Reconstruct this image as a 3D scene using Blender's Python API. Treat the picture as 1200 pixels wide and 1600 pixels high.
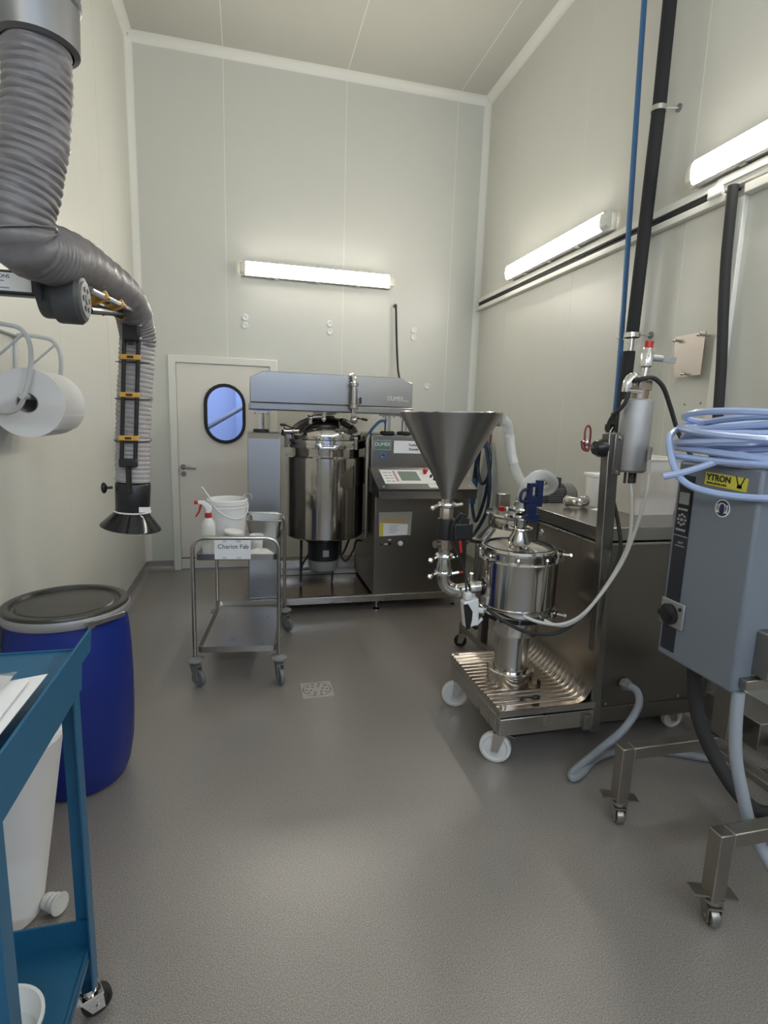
import bpy, bmesh, math, random
from math import sin, cos, pi, radians
from mathutils import Vector, Matrix
random.seed(7)
for o in list(bpy.data.objects): bpy.data.objects.remove(o)
SC = bpy.context.scene
COL = SC.collection
V = Vector

# ------------------------------------------------------------------ camera
F, YAW, PIT, ROL, H = 859.63, .2485, -.1695, .0325, 1.6
fw = V((sin(YAW)*cos(PIT), cos(YAW)*cos(PIT), sin(PIT)))
r0 = V((cos(YAW), -sin(YAW), 0)); u0 = r0.cross(fw)
rt = cos(ROL)*r0 + sin(ROL)*u0; up = -sin(ROL)*r0 + cos(ROL)*u0
cd = bpy.data.cameras.new('camera'); cam = bpy.data.objects.new('camera', cd); COL.objects.link(cam)
cd.sensor_fit = 'HORIZONTAL'; cd.sensor_width = 36; cd.lens = F/1200*36; cd.clip_start = .02
m = Matrix.Identity(4)
for i in range(3): m[i][0] = rt[i]; m[i][1] = up[i]; m[i][2] = -fw[i]; m[i][3] = (0, 0, H)[i]
cam.matrix_world = m
SC.camera = cam
# ------------------------------------------------------------------ world, exposure
SC.view_settings.view_transform = 'Standard'; SC.view_settings.look = 'None'
SC.view_settings.gamma = 1; SC.view_settings.use_curve_mapping = False
SC.view_settings.exposure = 0.46
w = bpy.data.worlds.new('world'); SC.world = w; w.use_nodes = True
w.node_tree.nodes['Background'].inputs[0].default_value = (.55, .68, 1, 1)
w.node_tree.nodes['Background'].inputs[1].default_value = .3
LAMP = 28.0          # strength of the fluorescent tubes
# daylight in the wide window of the wall behind the camera
ld = bpy.data.lights.new('daylight', 'AREA'); ld.shape = 'RECTANGLE'; ld.size = 2.3; ld.size_y = 2.1
ld.energy = 5; ld.color = (.42, .58, 1.0)
lo = bpy.data.objects.new('daylight', ld); COL.objects.link(lo); lo.location = (.70, -2.62, 1.75); lo.rotation_euler = (radians(90), 0, 0)
# lamp of the corridor behind the door
ld = bpy.data.lights.new('corridor_light', 'AREA'); ld.shape = 'RECTANGLE'; ld.size = 1.2; ld.size_y = .6
ld.energy = 30; ld.color = (.62, .74, 1.0)
lo = bpy.data.objects.new('corridor_light', ld); COL.objects.link(lo); lo.location = (-.2, 6.8, 2.75)

# ------------------------------------------------------------------ materials
MATS = {}
def mat(name, col, rough=.5, metal=0, noise=0, nscale=30, stretch=(1,1,1), bump=0, bscale=200, emit=0, trans=0, spec=.5, coat=0, alpha=1, rn=0, ior=1.45, aniso=0, col2=None, sss=0):
    if name in MATS: return MATS[name]
    M = bpy.data.materials.new(name); M.use_nodes = True; nt = M.node_tree; b = nt.nodes['Principled BSDF']
    L = nt.links.new
    c = (*col, 1)
    b.inputs['Base Color'].default_value = c
    b.inputs['Roughness'].default_value = rough; b.inputs['Metallic'].default_value = metal
    b.inputs['Specular IOR Level'].default_value = spec; b.inputs['IOR'].default_value = ior
    b.inputs['Transmission Weight'].default_value = trans; b.inputs['Coat Weight'].default_value = coat
    b.inputs['Alpha'].default_value = alpha
    if aniso: b.inputs['Anisotropic'].default_value = aniso
    if sss:
        b.inputs['Subsurface Weight'].default_value = sss; b.inputs['Subsurface Radius'].default_value = (.02,.02,.02)
    if emit:
        b.inputs['Emission Color'].default_value = c; b.inputs['Emission Strength'].default_value = emit
    if noise or rn or bump:
        tc = nt.nodes.new('ShaderNodeTexCoord'); mp = nt.nodes.new('ShaderNodeMapping'); mp.inputs['Scale'].default_value = stretch
        L(tc.outputs['Object'], mp.inputs[0])
    if noise or rn:
        n = nt.nodes.new('ShaderNodeTexNoise'); n.inputs['Scale'].default_value = nscale; n.inputs['Detail'].default_value = 4
        L(mp.outputs[0], n.inputs['Vector'])
    if noise:
        r = nt.nodes.new('ShaderNodeMix'); r.data_type = 'RGBA'
        lo_ = tuple(x*(1-noise) for x in col); hi = col2 or tuple(min(1, x*(1+noise)) for x in col)
        r.inputs['A'].default_value = (*lo_, 1); r.inputs['B'].default_value = (*hi, 1)
        L(n.outputs['Fac'], r.inputs['Factor']); L(r.outputs['Result'], b.inputs['Base Color'])
    if rn:
        mr = nt.nodes.new('ShaderNodeMapRange'); mr.inputs['From Min'].default_value = .3; mr.inputs['From Max'].default_value = .7
        mr.inputs['To Min'].default_value = max(0, rough-rn*.35); mr.inputs['To Max'].default_value = rough+rn*.35
        L(n.outputs['Fac'], mr.inputs['Value']); L(mr.outputs[0], b.inputs['Roughness'])
    if bump:
        n2 = nt.nodes.new('ShaderNodeTexNoise'); n2.inputs['Scale'].default_value = bscale; n2.inputs['Detail'].default_value = 3
        L(mp.outputs[0], n2.inputs['Vector'])
        bp = nt.nodes.new('ShaderNodeBump'); bp.inputs['Strength'].default_value = bump; bp.inputs['Distance'].default_value = .002
        L(n2.outputs['Fac'], bp.inputs['Height']); L(bp.outputs[0], b.inputs['Normal'])
    MATS[name] = M
    return M
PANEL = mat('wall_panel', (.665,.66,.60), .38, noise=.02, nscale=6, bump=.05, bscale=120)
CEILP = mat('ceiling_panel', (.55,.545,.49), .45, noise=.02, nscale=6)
SEAL = mat('white_sealant', (.84,.83,.78), .5)
TRIMW = mat('white_cove_trim', (.82,.81,.75), .4)
DOORM = mat('door_cream', (.82,.78,.71), .4, noise=.02, nscale=8)
WHITEP = mat('white_plastic', (.80,.80,.79), .35)
WHITEB = mat('white_bin_plastic', (.88,.87,.87), .45, noise=.03, nscale=5)
PAPER = mat('white_paper', (.80,.80,.82), .8)
STEEL = mat('brushed_steel', (.47,.45,.42), .28, 1, noise=.03, nscale=14, rn=.03)
STEELH = mat('brushed_steel_sheet', (.33,.318,.305), .25, 1, noise=.04, nscale=18, stretch=(.6,.6,30), rn=.03)
STEELD = mat('dull_steel', (.30,.28,.26), .42, 1, noise=.12, nscale=9, rn=.08)
POLISH = mat('polished_steel', (.54,.52,.495), .13, 1, rn=.03, nscale=8)
CHROME = mat('chrome', (.72,.71,.70), .10, 1)
TROLL = mat('trolley_steel', (.42,.41,.39), .30, 1, noise=.1, nscale=10, rn=.08)
STANDM = mat('stand_steel', (.34,.32,.29), .38, 1, noise=.12, nscale=14, rn=.08)
BLACK = mat('black_plastic', (.015,.015,.016), .35)
BLACKM = mat('black_matt', (.022,.021,.022), .7)
FOAM = mat('black_foam_insulation', (.02,.02,.021), .85, bump=.4, bscale=300)
DGREY = mat('dark_grey_plastic', (.055,.056,.058), .5)
GREYP = mat('grey_plastic', (.22,.22,.22), .5)
CASTG = mat('castor_grey', (.16,.17,.17), .5)
RUBBER = mat('rubber', (.03,.03,.03), .75)
DUCT = mat('grey_duct_fabric', (.155,.145,.15), .42, noise=.15, nscale=40, bump=.25, bscale=90)
DUCTL = mat('light_duct_fabric', (.36,.34,.33), .5, noise=.12, nscale=40, bump=.25, bscale=90)
GALV = mat('galvanised_duct', (.20,.20,.205), .42, .7, noise=.1, nscale=12)
YELLOW = mat('amber_clip', (.62,.33,.06), .45)
BLUEC = mat('blue_powder_coat', (.013,.105,.21), .42, noise=.06, nscale=25, bump=.1, bscale=400)
BLUED = mat('blue_drum_plastic', (.006,.022,.20), .42, noise=.08, nscale=6, bump=.06, bscale=60)
BLUEH = mat('blue_hose', (.06,.16,.34), .4)
BLUET = mat('blue_tool_plastic', (.008,.016,.065), .45)
PALEB = mat('pale_blue_tube', (.36,.46,.72), .28, spec=.6, coat=.3)
VFDM = mat('grey_enclosure_paint', (.17,.195,.235), .45, noise=.04, nscale=60, bump=.06, bscale=250)
VFDK = mat('enclosure_strip', (.022,.024,.032), .4)
RED = mat('red_plastic', (.45,.02,.02), .4)
REDM = mat('red_coated_wire', (.16,.02,.025), .4)
COPPER = mat('copper', (.45,.25,.14), .4, .9)
BRASS = mat('aged_brass', (.36,.30,.25), .4, .9)
ALU = mat('cast_aluminium', (.36,.36,.37), .5, .55, noise=.08, nscale=30)
CLEAR = mat('clear_hose', (.80,.81,.80), .25, trans=.55, ior=1.25)
CLEARW = mat('milky_tube', (.62,.61,.58), .3)
GLASS = mat('window_glass', (.92,.95,1), .02, trans=1, ior=1.1)
FILM = mat('plastic_film', (.9,.9,.9), .15, trans=.85, ior=1.15)
TUBE = mat('lit_diffuser', (1,.95,.86), .3, emit=LAMP)
TUBEFILL = mat('cool_fill_diffuser', (.70,.84,1), .3, emit=LAMP*1.7)  # glow of the two added fill lamps above the window
LENSE = mat('clear_lamp_end', (.85,.82,.74), .25)
YLABEL = mat('yellow_label', (.62,.56,.06), .5)
BLUEL = mat('blue_sticker', (.05,.14,.42), .4)
NAVY = mat('navy_print', (.02,.03,.09), .5)
INK = mat('black_print', (.02,.02,.02), .6)
INKG = mat('grey_print', (.30,.30,.33), .6)
GREENL = mat('green_nameplate', (.10,.19,.17), .3)
PINK = mat('pink_print', (.55,.22,.28), .5)
SCREEN = mat('display_screen', (.16,.22,.17), .25)
LCD = mat('grey_display', (.22,.24,.22), .3)
TAN = mat('kraft_paper', (.45,.33,.16), .7)
WHEELW = mat('white_nylon_wheel', (.68,.68,.67), .4)
HOODM = mat('gloss_black_hood', (.012,.012,.013), .12)
BINW = mat('cream_bin_plastic', (.72,.68,.63), .45)
ROLLP = mat('paper_roll', (.74,.74,.75), .9, bump=.2, bscale=60)
WIREW = mat('white_coated_wire', (.55,.56,.57), .3)
CABLEG = mat('grey_cable', (.30,.33,.37), .5)
CORR = mat('corridor_paint', (.50,.56,.74), .6)
DARK = mat('dark_void', (.006,.006,.006), .9)
LIDK = mat('drum_lid_plastic', (.035,.034,.030), .3)

def floor_mat():
    M = bpy.data.materials.new('resin_floor'); M.use_nodes = True; nt = M.node_tree; b = nt.nodes['Principled BSDF']; L = nt.links.new
    tc = nt.nodes.new('ShaderNodeTexCoord')
    n1 = nt.nodes.new('ShaderNodeTexNoise'); n1.inputs['Scale'].default_value = 270; n1.inputs['Detail'].default_value = 3
    n2 = nt.nodes.new('ShaderNodeTexNoise'); n2.inputs['Scale'].default_value = 1.1; n2.inputs['Detail'].default_value = 4
    L(tc.outputs['Object'], n1.inputs['Vector']); L(tc.outputs['Object'], n2.inputs['Vector'])
    cr = nt.nodes.new('ShaderNodeValToRGB'); e = cr.color_ramp.elements
    e[0].position = .38; e[0].color = (.165,.149,.136,1); e[1].position = .62; e[1].color = (.395,.362,.333,1)
    L(n1.outputs['Fac'], cr.inputs[0])
    mx = nt.nodes.new('ShaderNodeMix'); mx.data_type = 'RGBA'; mx.blend_type = 'MULTIPLY'; mx.inputs['Factor'].default_value = 1
    cr2 = nt.nodes.new('ShaderNodeValToRGB'); cr2.color_ramp.elements[0].position = 0; cr2.color_ramp.elements[0].color = (.80,.80,.80,1)
    cr2.color_ramp.elements[1].position = 1; cr2.color_ramp.elements[1].color = (1.0,1.0,1.0,1)
    L(n2.outputs['Fac'], cr2.inputs[0]); L(cr.outputs[0], mx.inputs['A']); L(cr2.outputs[0], mx.inputs['B']); L(mx.outputs['Result'], b.inputs['Base Color'])
    b.inputs['Roughness'].default_value = .30; b.inputs['Specular IOR Level'].default_value = .9; b.inputs['IOR'].default_value = 1.65
    bp = nt.nodes.new('ShaderNodeBump'); bp.inputs['Strength'].default_value = .25; bp.inputs['Distance'].default_value = .0025
    n3 = nt.nodes.new('ShaderNodeTexNoise'); n3.inputs['Scale'].default_value = 240; n3.inputs['Detail'].default_value = 2
    L(tc.outputs['Object'], n3.inputs['Vector']); L(n3.outputs['Fac'], bp.inputs['Height']); L(bp.outputs[0], b.inputs['Normal'])
    return M
FLOOR = floor_mat()

# ------------------------------------------------------------------ mesh helpers
def frame(d):
    d = V(d).normalized(); a = V((0,0,1)) if abs(d.z) < .95 else V((1,0,0))
    x = a.cross(d).normalized(); y = d.cross(x)
    return x, y, d
def smooth_path(pts, n=6):
    P = [V(p) for p in pts]; out = []
    for i in range(len(P)-1):
        p0 = P[max(i-1,0)]; p1 = P[i]; p2 = P[i+1]; p3 = P[min(i+2, len(P)-1)]
        for k in range(n):
            t = k/n
            out.append(.5*((2*p1) + (-p0+p2)*t + (2*p0-5*p1+4*p2-p3)*t*t + (-p0+3*p1-3*p2+p3)*t**3))
    out.append(P[-1]); return out
class MB:
    def __init__(s): s.v = []; s.f = []
    def add(s, vs, fs):
        b = len(s.v); s.v += [V(p) for p in vs]; s.f += [tuple(b+i for i in f) for f in fs]; return s
    def box(s, x0, x1, y0, y1, z0, z1):
        return s.add([(x,y,z) for x in (x0,x1) for y in (y0,y1) for z in (z0,z1)],
                     [(0,1,3,2),(4,6,7,5),(0,4,5,1),(2,3,7,6),(0,2,6,4),(1,5,7,3)])
    def bar(s, a, b, w, h, upv=(0,0,1)):          # square bar from a to b
        a = V(a); b = V(b); d = (b-a).normalized(); u = V(upv); x = u.cross(d)
        if x.length < 1e-3: x = V((1,0,0)).cross(d)
        x.normalize(); y = d.cross(x); vs = []
        for p in (a, b):
            for i, j in ((-1,-1),(1,-1),(1,1),(-1,1)): vs.append(p + x*i*w/2 + y*j*h/2)
        return s.add(vs, [(3,2,1,0),(4,5,6,7),(0,1,5,4),(1,2,6,5),(2,3,7,6),(3,0,4,7)])
    def prism(s, poly, axis, a, b):               # poly in the two other axes, extruded along axis
        n = len(poly)
        def P(u, v, t): return {'x':(t,u,v),'y':(u,t,v),'z':(u,v,t)}[axis]
        vs = [P(u,v,a) for u,v in poly] + [P(u,v,b) for u,v in poly]
        return s.add(vs, [tuple(range(n-1,-1,-1)), tuple(range(n,2*n))] + [(i,(i+1)%n,n+(i+1)%n,n+i) for i in range(n)])
    def lathe(s, prof, o, d=(0,0,1), n=28):       # prof = [(radius, height)]
        x, y, z = frame(d); o = V(o); rings = []; vs = []
        for r, h in prof:
            if r < 1e-5: rings.append([len(vs)]); vs.append(o+z*h)
            else:
                rings.append(list(range(len(vs), len(vs)+n)))
                vs += [o + z*h + (x*cos(2*pi*i/n)+y*sin(2*pi*i/n))*r for i in range(n)]
        fs = []
        for A, B in zip(rings, rings[1:]):
            for i in range(n):
                j = (i+1) % n
                if len(A) == 1 and len(B) == 1: continue
                if len(A) == 1: fs.append((A[0], B[j], B[i]))
                elif len(B) == 1: fs.append((A[i], A[j], B[0]))
                else: fs.append((A[i], A[j], B[j], B[i]))
        return s.add(vs, fs)
    def cyl(s, a, b, r, r2=None, n=16):
        a = V(a); b = V(b); L = (b-a).length; r2 = r if r2 is None else r2
        return s.lathe([(0,0),(r,0),(r2,L),(0,L)], a, b-a, n)
    def ring(s, o, d, R, r, n=28, k=8, sq=False):  # torus
        x, y, z = frame(d); o = V(o); vs = []; fs = []
        for i in range(n):
            t = 2*pi*i/n; e = x*cos(t)+y*sin(t)
            for j in range(k):
                q = 2*pi*j/k + (pi/4 if sq else 0); vs.append(o + e*(R+r*cos(q)) + z*r*sin(q))
        for i in range(n):
            for j in range(k): fs.append((i*k+j, ((i+1)%n)*k+j, ((i+1)%n)*k+(j+1)%k, i*k+(j+1)%k))
        return s.add(vs, fs)
    def tube(s, path, r, n=8, closed=False, rf=None):
        P = [V(p) for p in path]; N = len(P); x = None; rings = []; vs = []
        for i, p in enumerate(P):
            a = P[i-1] if (i or closed) else P[0]; b = P[(i+1) % N] if (i < N-1 or closed) else P[-1]
            d = (b-a).normalized()
            if x is None: x, y, _ = frame(d)
            else:
                x = (x - d*x.dot(d)).normalized(); y = d.cross(x)
            for j in range(n):
                q = 2*pi*j/n; rr = rf(i, q) if rf else r
                vs.append(p + (x*cos(q)+y*sin(q))*rr)
        fs = []
        for i in range(N if closed else N-1):
            A = i*n; B = ((i+1) % N)*n
            for j in range(n): fs.append((A+j, A+(j+1)%n, B+(j+1)%n, B+j))
        if not closed: fs += [tuple(range(n-1,-1,-1)), tuple((N-1)*n+j for j in range(n))]
        return s.add(vs, fs)
    def ball(s, o, r, sx=1, sy=1, sz=1, n=14):
        k = n//2; o = V(o); vs = []; fs = []; prof = []
        for i in range(k+1):
            t = pi*i/k; prof.append((r*sin(t) if 0 < i < k else 0, -r*cos(t)))
        mb = MB().lathe(prof, (0,0,0), (0,0,1), n)
        return s.add([o + V((p.x*sx, p.y*sy, p.z*sz)) for p in mb.v], mb.f)
    def move(s, M):
        s.v = [M @ p for p in s.v]; return s
ORG = {}
def wpos(o): return ORG.get(o.name, V((0,0,0)))
def thing(name, label, cat, loc=(0,0,0), group=None, kind=None):
    o = bpy.data.objects.new(name, None); COL.objects.link(o); o.location = loc; o.empty_display_size = .1
    o['label'] = label
    if cat: o['category'] = cat
    if group: o['group'] = group
    if kind: o['kind'] = kind
    ORG[o.name] = V(loc); return o
def obj(name, mb, mt, parent=None, label=None, cat=None, group=None, kind=None, bevel=0, seg=2, loc=None, ang=35, flat=False):
    org = wpos(parent) if parent else V(loc or (0,0,0))
    me = bpy.data.meshes.new(name); me.from_pydata([tuple(p-org) for p in mb.v], [], mb.f)
    bm = bmesh.new(); bm.from_mesh(me); bmesh.ops.recalc_face_normals(bm, faces=bm.faces); bm.to_mesh(me); bm.free()
    if not flat:
        me.polygons.foreach_set('use_smooth', [True]*len(me.polygons)); me.set_sharp_from_angle(angle=radians(ang))
    me.materials.append(mt)
    o = bpy.data.objects.new(name, me); COL.objects.link(o)
    if parent: o.parent = parent
    else: o.location = org
    ORG[o.name] = org
    if label: o['label'] = label
    if cat: o['category'] = cat
    if group: o['group'] = group
    if kind: o['kind'] = kind
    if bevel:
        b = o.modifiers.new('bevel', 'BEVEL'); b.width = bevel; b.segments = seg; b.limit_method = 'ANGLE'; b.angle_limit = radians(40)
    return o
def base(mb):
    xs = [p.x for p in mb.v]; ys = [p.y for p in mb.v]; zs = [p.z for p in mb.v]
    return ((min(xs)+max(xs))/2, (min(ys)+max(ys))/2, min(zs))
def single(name, mb, mt, label, cat, group=None, **k):     # a thing that is one mesh
    return obj(name, mb, mt, None, label, cat, group, loc=base(mb), **k)
def text(name, body, size, org, right, upv, mt, parent, ext=.0006, align='LEFT', sx=1, bold=0):
    cu = bpy.data.curves.new('t', 'FONT'); cu.body = body; cu.size = size; cu.extrude = ext; cu.align_x = align; cu.align_y = 'CENTER'; cu.offset = bold
    t = bpy.data.objects.new('t', cu); COL.objects.link(t); bpy.context.view_layer.update()
    me = bpy.data.meshes.new_from_object(t.evaluated_get(bpy.context.evaluated_depsgraph_get()))
    bpy.data.objects.remove(t)
    r = V(right).normalized(); u = V(upv).normalized(); nn = r.cross(u)
    po = wpos(parent)
    for v in me.vertices: v.co = V(org) + r*v.co.x*sx + u*v.co.y + nn*v.co.z - po
    me.materials.clear(); me.materials.append(mt)
    o = bpy.data.objects.new(name, me); COL.objects.link(o); o.parent = parent; ORG[o.name] = po
    return o
def sheet_with_hole(outer, hole, axis, a, b):    # flat plate with one or more holes, 2D loops -> MB
    holes = hole if isinstance(hole[0][0], (list, tuple)) else [hole]
    bm = bmesh.new()
    def P(u, v, t): return {'x':(t,u,v),'y':(u,t,v),'z':(u,v,t)}[axis]
    es = []
    for lp in [outer]+list(holes):
        vs = [bm.verts.new(P(u,v,a)) for u,v in lp]
        es += [bm.edges.new((vs[i], vs[(i+1)%len(vs)])) for i in range(len(vs))]
    bmesh.ops.triangle_fill(bm, edges=es, use_beauty=True)
    r = bmesh.ops.extrude_face_region(bm, geom=list(bm.faces))
    d = V(P(0,0,b-a)) if axis != 'x' else V((b-a,0,0))
    d = {'x':V((b-a,0,0)),'y':V((0,b-a,0)),'z':V((0,0,b-a))}[axis]
    bmesh.ops.translate(bm, verts=[g for g in r['geom'] if isinstance(g, bmesh.types.BMVert)], vec=d)
    bm.verts.index_update(); mb = MB(); mb.add([v.co.copy() for v in bm.verts], [tuple(v.index for v in f.verts) for f in bm.faces]); bm.free(); return mb
def stadium(cx, cz, w, h, n=12):
    r = w/2; L = h/2-r; return [(cx+r*cos(t), cz+L+r*sin(t)) for t in [pi*i/n for i in range(n+1)]] + [(cx+r*cos(t), cz-L+r*sin(t)) for t in [pi+pi*i/n for i in range(n+1)]]
def circle(cx, cy, r, n=16): return [(cx+r*cos(2*pi*i/n), cy+r*sin(2*pi*i/n)) for i in range(n)]
def rrect(x0, x1, y0, y1, r, n=5):
    out = []
    for cx, cy, a in ((x1-r,y1-r,0),(x0+r,y1-r,pi/2),(x0+r,y0+r,pi),(x1-r,y0+r,1.5*pi)):
        out += [(cx+r*cos(a+pi/2*i/n), cy+r*sin(a+pi/2*i/n)) for i in range(n+1)]
    return out
def copy_tree(o, parent=None):
    c = o.copy(); COL.objects.link(c)
    if parent: c.parent = parent
    ORG[c.name] = wpos(o)
    for ch in list(o.children): copy_tree(ch, c)
    return c

# ------------------------------------------------------------------ the room
XL, XR, D, YF, ZC = -.981, 2.4385, 5.793, -2.5, 4.81
G = .0035
struct = dict(kind='structure')
obj('floor', MB().box(XL-.3, XR+.3, YF-.4, 8.3, -.12, 0), FLOOR, **struct, flat=True)
# back wall: sealant backing with panels in front of it
def notch(x0, x1, z1, hole):     # XZ outline of one panel, minus the door opening
    a, b, t = hole
    if x1 <= a or x0 >= b: return [(x0,0),(x1,0),(x1,z1),(x0,z1)]
    if x0 < a and x1 > b: return [(x0,0),(a,0),(a,t),(b,t),(b,0),(x1,0),(x1,z1),(x0,z1)]
    if x0 < a: return [(x0,0),(a,0),(a,t),(x1,t),(x1,z1),(x0,z1)]
    if x1 > b: return [(x0,t),(b,t),(b,0),(x1,0),(x1,z1),(x0,z1)]
HOLE = (-.66, .255, 2.075)
wb = obj('wall_back', MB().prism(notch(XL-.1, XR+.1, ZC, HOLE), 'y', D+.0012, D+.09), SEAL, **struct, flat=True)
seams = [XL, -.165, .97, 2.105, XR]
for a, b in zip(seams, seams[1:]):
    obj('panel', MB().prism(notch(a+G, b-G, ZC, HOLE), 'y', D, D+.06), PANEL, wb, flat=True)
wl = obj('wall_left', MB().box(XL-.09, XL-.0012, YF, D+.05, 0, ZC), SEAL, **struct, flat=True)
ys = [D, 4.60, 3.47, 2.34, 1.21, .08, -1.05, YF]
for b, a in zip(ys, ys[1:]): obj('panel', MB().box(XL-.06, XL, a+G, b-G, 0, ZC), PANEL, wl, flat=True)
wr = obj('wall_right', MB().box(XR+.0012, XR+.09, YF, D+.05, 0, ZC), SEAL, **struct, flat=True)
ys = [D, 5.10, 3.975, 2.85, 1.725, .6, -.525, YF]
for b, a in zip(ys, ys[1:]): obj('panel', MB().box(XR, XR+.06, a+G, b-G, 0, ZC), PANEL, wr, flat=True)
ce = obj('ceiling', MB().box(XL-.1, XR+.1, YF, D+.05, ZC+.0012, ZC+.1), SEAL, **struct, flat=True)
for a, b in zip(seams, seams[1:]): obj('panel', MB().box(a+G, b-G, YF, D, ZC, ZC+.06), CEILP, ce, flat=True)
# wall behind the camera with the wide window
wf = MB().box(XL-.1, -.5, YF-.12, YF, 0, ZC).box(1.9, XR+.1, YF-.12, YF, 0, ZC).box(-.5, 1.9, YF-.12, YF, 0, .65).box(-.5, 1.9, YF-.12, YF, 2.85, ZC)
obj('wall_front', wf, PANEL, **struct, flat=True)
w1 = obj('window_1', MB().box(-.5,-.45,YF-.1,YF+.01,.65,2.85).box(1.85,1.9,YF-.1,YF+.01,.65,2.85).box(-.45,1.85,YF-.1,YF+.01,.65,.70).box(-.45,1.85,YF-.1,YF+.01,2.80,2.85), TRIMW, **struct, flat=True)
# cove trims in the corners
def cove(x, y, sx, sy, a, b, axis, r=.028):
    pts = [(x,y)] + [(x+sx*(r*2-r*2*sin(t)+.0), y+sy*(r*2-r*2*cos(t))) for t in [pi/2*i/5 for i in range(6)]]
    return MB().prism(pts, axis, a, b)
obj('trim_1', cove(XL, D, 1, -1, .10, ZC, 'z'), TRIMW, **struct)
obj('trim_2', cove(XR, D, -1, -1, .10, ZC, 'z'), TRIMW, **struct)
obj('trim_3', cove(D, ZC, -1, -1, XL+.03, XR-.03, 'x', .032), TRIMW, **struct)
obj('trim_4', cove(XL, ZC, 1, -1, YF, D-.03, 'y', .032), TRIMW, **struct)
obj('trim_5', cove(XR, ZC, -1, -1, YF, D-.03, 'y', .032), TRIMW, **struct)
# coved resin skirting
def skirt(axis, w, sgn, a, b):
    pts = [(w, 0), (w, .10), (w+sgn*.004, .10)] + [(w+sgn*(.004+.05*(1-cos(t))), .05*(1-sin(t))+.001) for t in [pi/2*i/5 for i in range(6)]]
    if axis == 'y': return MB().prism(pts, 'y', a, b)
    return MB().prism(pts, 'x', a, b)
obj('baseboard_left', skirt('y', XL, 1, YF, D), FLOOR, **struct)
obj('baseboard_right', skirt('y', XR, -1, YF, D), FLOOR, **struct)
bb = skirt('x', D, -1, XL, -.72); bb2 = skirt('x', D, -1, .315, XR); bb.add(bb2.v, bb2.f)
obj('baseboard_back', bb, FLOOR, **struct)
# vertical door-frame profiles on the right wall, right of the steel plate
t6 = MB().box(XR-.03, XR, 2.44, 2.515, .1, 2.745); obj('trim_6', t6, TRIMW, **struct, bevel=.003)
t7 = MB().box(XR-.045, XR, 2.09, 2.12, .1, 2.745).box(XR-.02, XR, 2.05, 2.09, .1, 2.745); obj('trim_7', t7, TRIMW, **struct, bevel=.003)
# corridor behind the door
obj('wall_corridor', MB().box(-2.2, 2.0, 8.1, 8.2, 0, 3), CORR, **struct, flat=True)
obj('wall_corridor_side', MB().box(.24, .34, D+.1, 8.1, 0, 3), CORR, **struct, flat=True)
obj('wall_corridor_pier', MB().box(-.12, .24, 7.6, 8.1, 0, 3), mat('corridor_pier_paint',(.33,.40,.58),.6), **struct, flat=True)
obj('wall_corridor_left', MB().box(-2.2, -2.1, D+.1, 8.1, 0, 3), CORR, **struct, flat=True)
obj('ceiling_corridor', MB().box(-2.2, 2.0, D+.1, 8.2, 3, 3.1), CORR, **struct, flat=True)
single('stair_handrail', MB().cyl((-1.05, 7.28, 1.05), (.235, 7.28, 1.84), .03), GREYP, 'grey sloping handrail seen through the oval door window', 'handrail')

# door with oval window
d1 = thing('door_1', 'cream door with oval window in the back wall', None, (-.2, D, 0), kind='structure')
fr = MB().prism([(-.718,0),(-.648,0),(-.648,2.063),(.24,2.063),(.24,0),(.313,0),(.313,2.132),(-.718,2.132)], 'y', D-.03, D+.07)
obj('frame', fr, TRIMW, d1, bevel=.006)
leaf = sheet_with_hole([(-.645,.01),(.237,.01),(.237,2.06),(-.645,2.06)], stadium(-.199, 1.587, .355, .545), 'y', D-.004, D+.045)
obj('leaf', leaf, DOORM, d1, flat=True)
gk = sheet_with_hole(stadium(-.199,1.587,.40,.59), stadium(-.199,1.587,.338,.528), 'y', D-.022, D+.05)
dw = obj('window_gasket', gk, BLACKM, d1, 'black rubber gasket')
obj('pane', MB().prism(stadium(-.199,1.587,.345,.535), 'y', D+.012, D+.018), GLASS, dw, flat=True)
hb = MB().cyl((-.606,D-.006,1.055),(-.606,D-.016,1.055),.026).tube(smooth_path([(-.606,D-.016,1.055),(-.606,D-.05,1.055),(-.59,D-.058,1.054),(-.48,D-.058,1.043)],5),.010)
obj('door_handle', hb, STEELD, d1, 'brushed steel lever handle')
obj('key_escutcheon', MB().cyl((-.604,D-.004,.985),(-.604,D-.014,.985),.026), STEELD, d1)
obj('threshold_strip', MB().box(-.645,.237,D-.01,D,.115,.13), STEELD, d1)
obj('kick_plate', MB().box(-.645,.237,D-.007,D-.003,.012,.115), TRIMW, d1)

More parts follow.
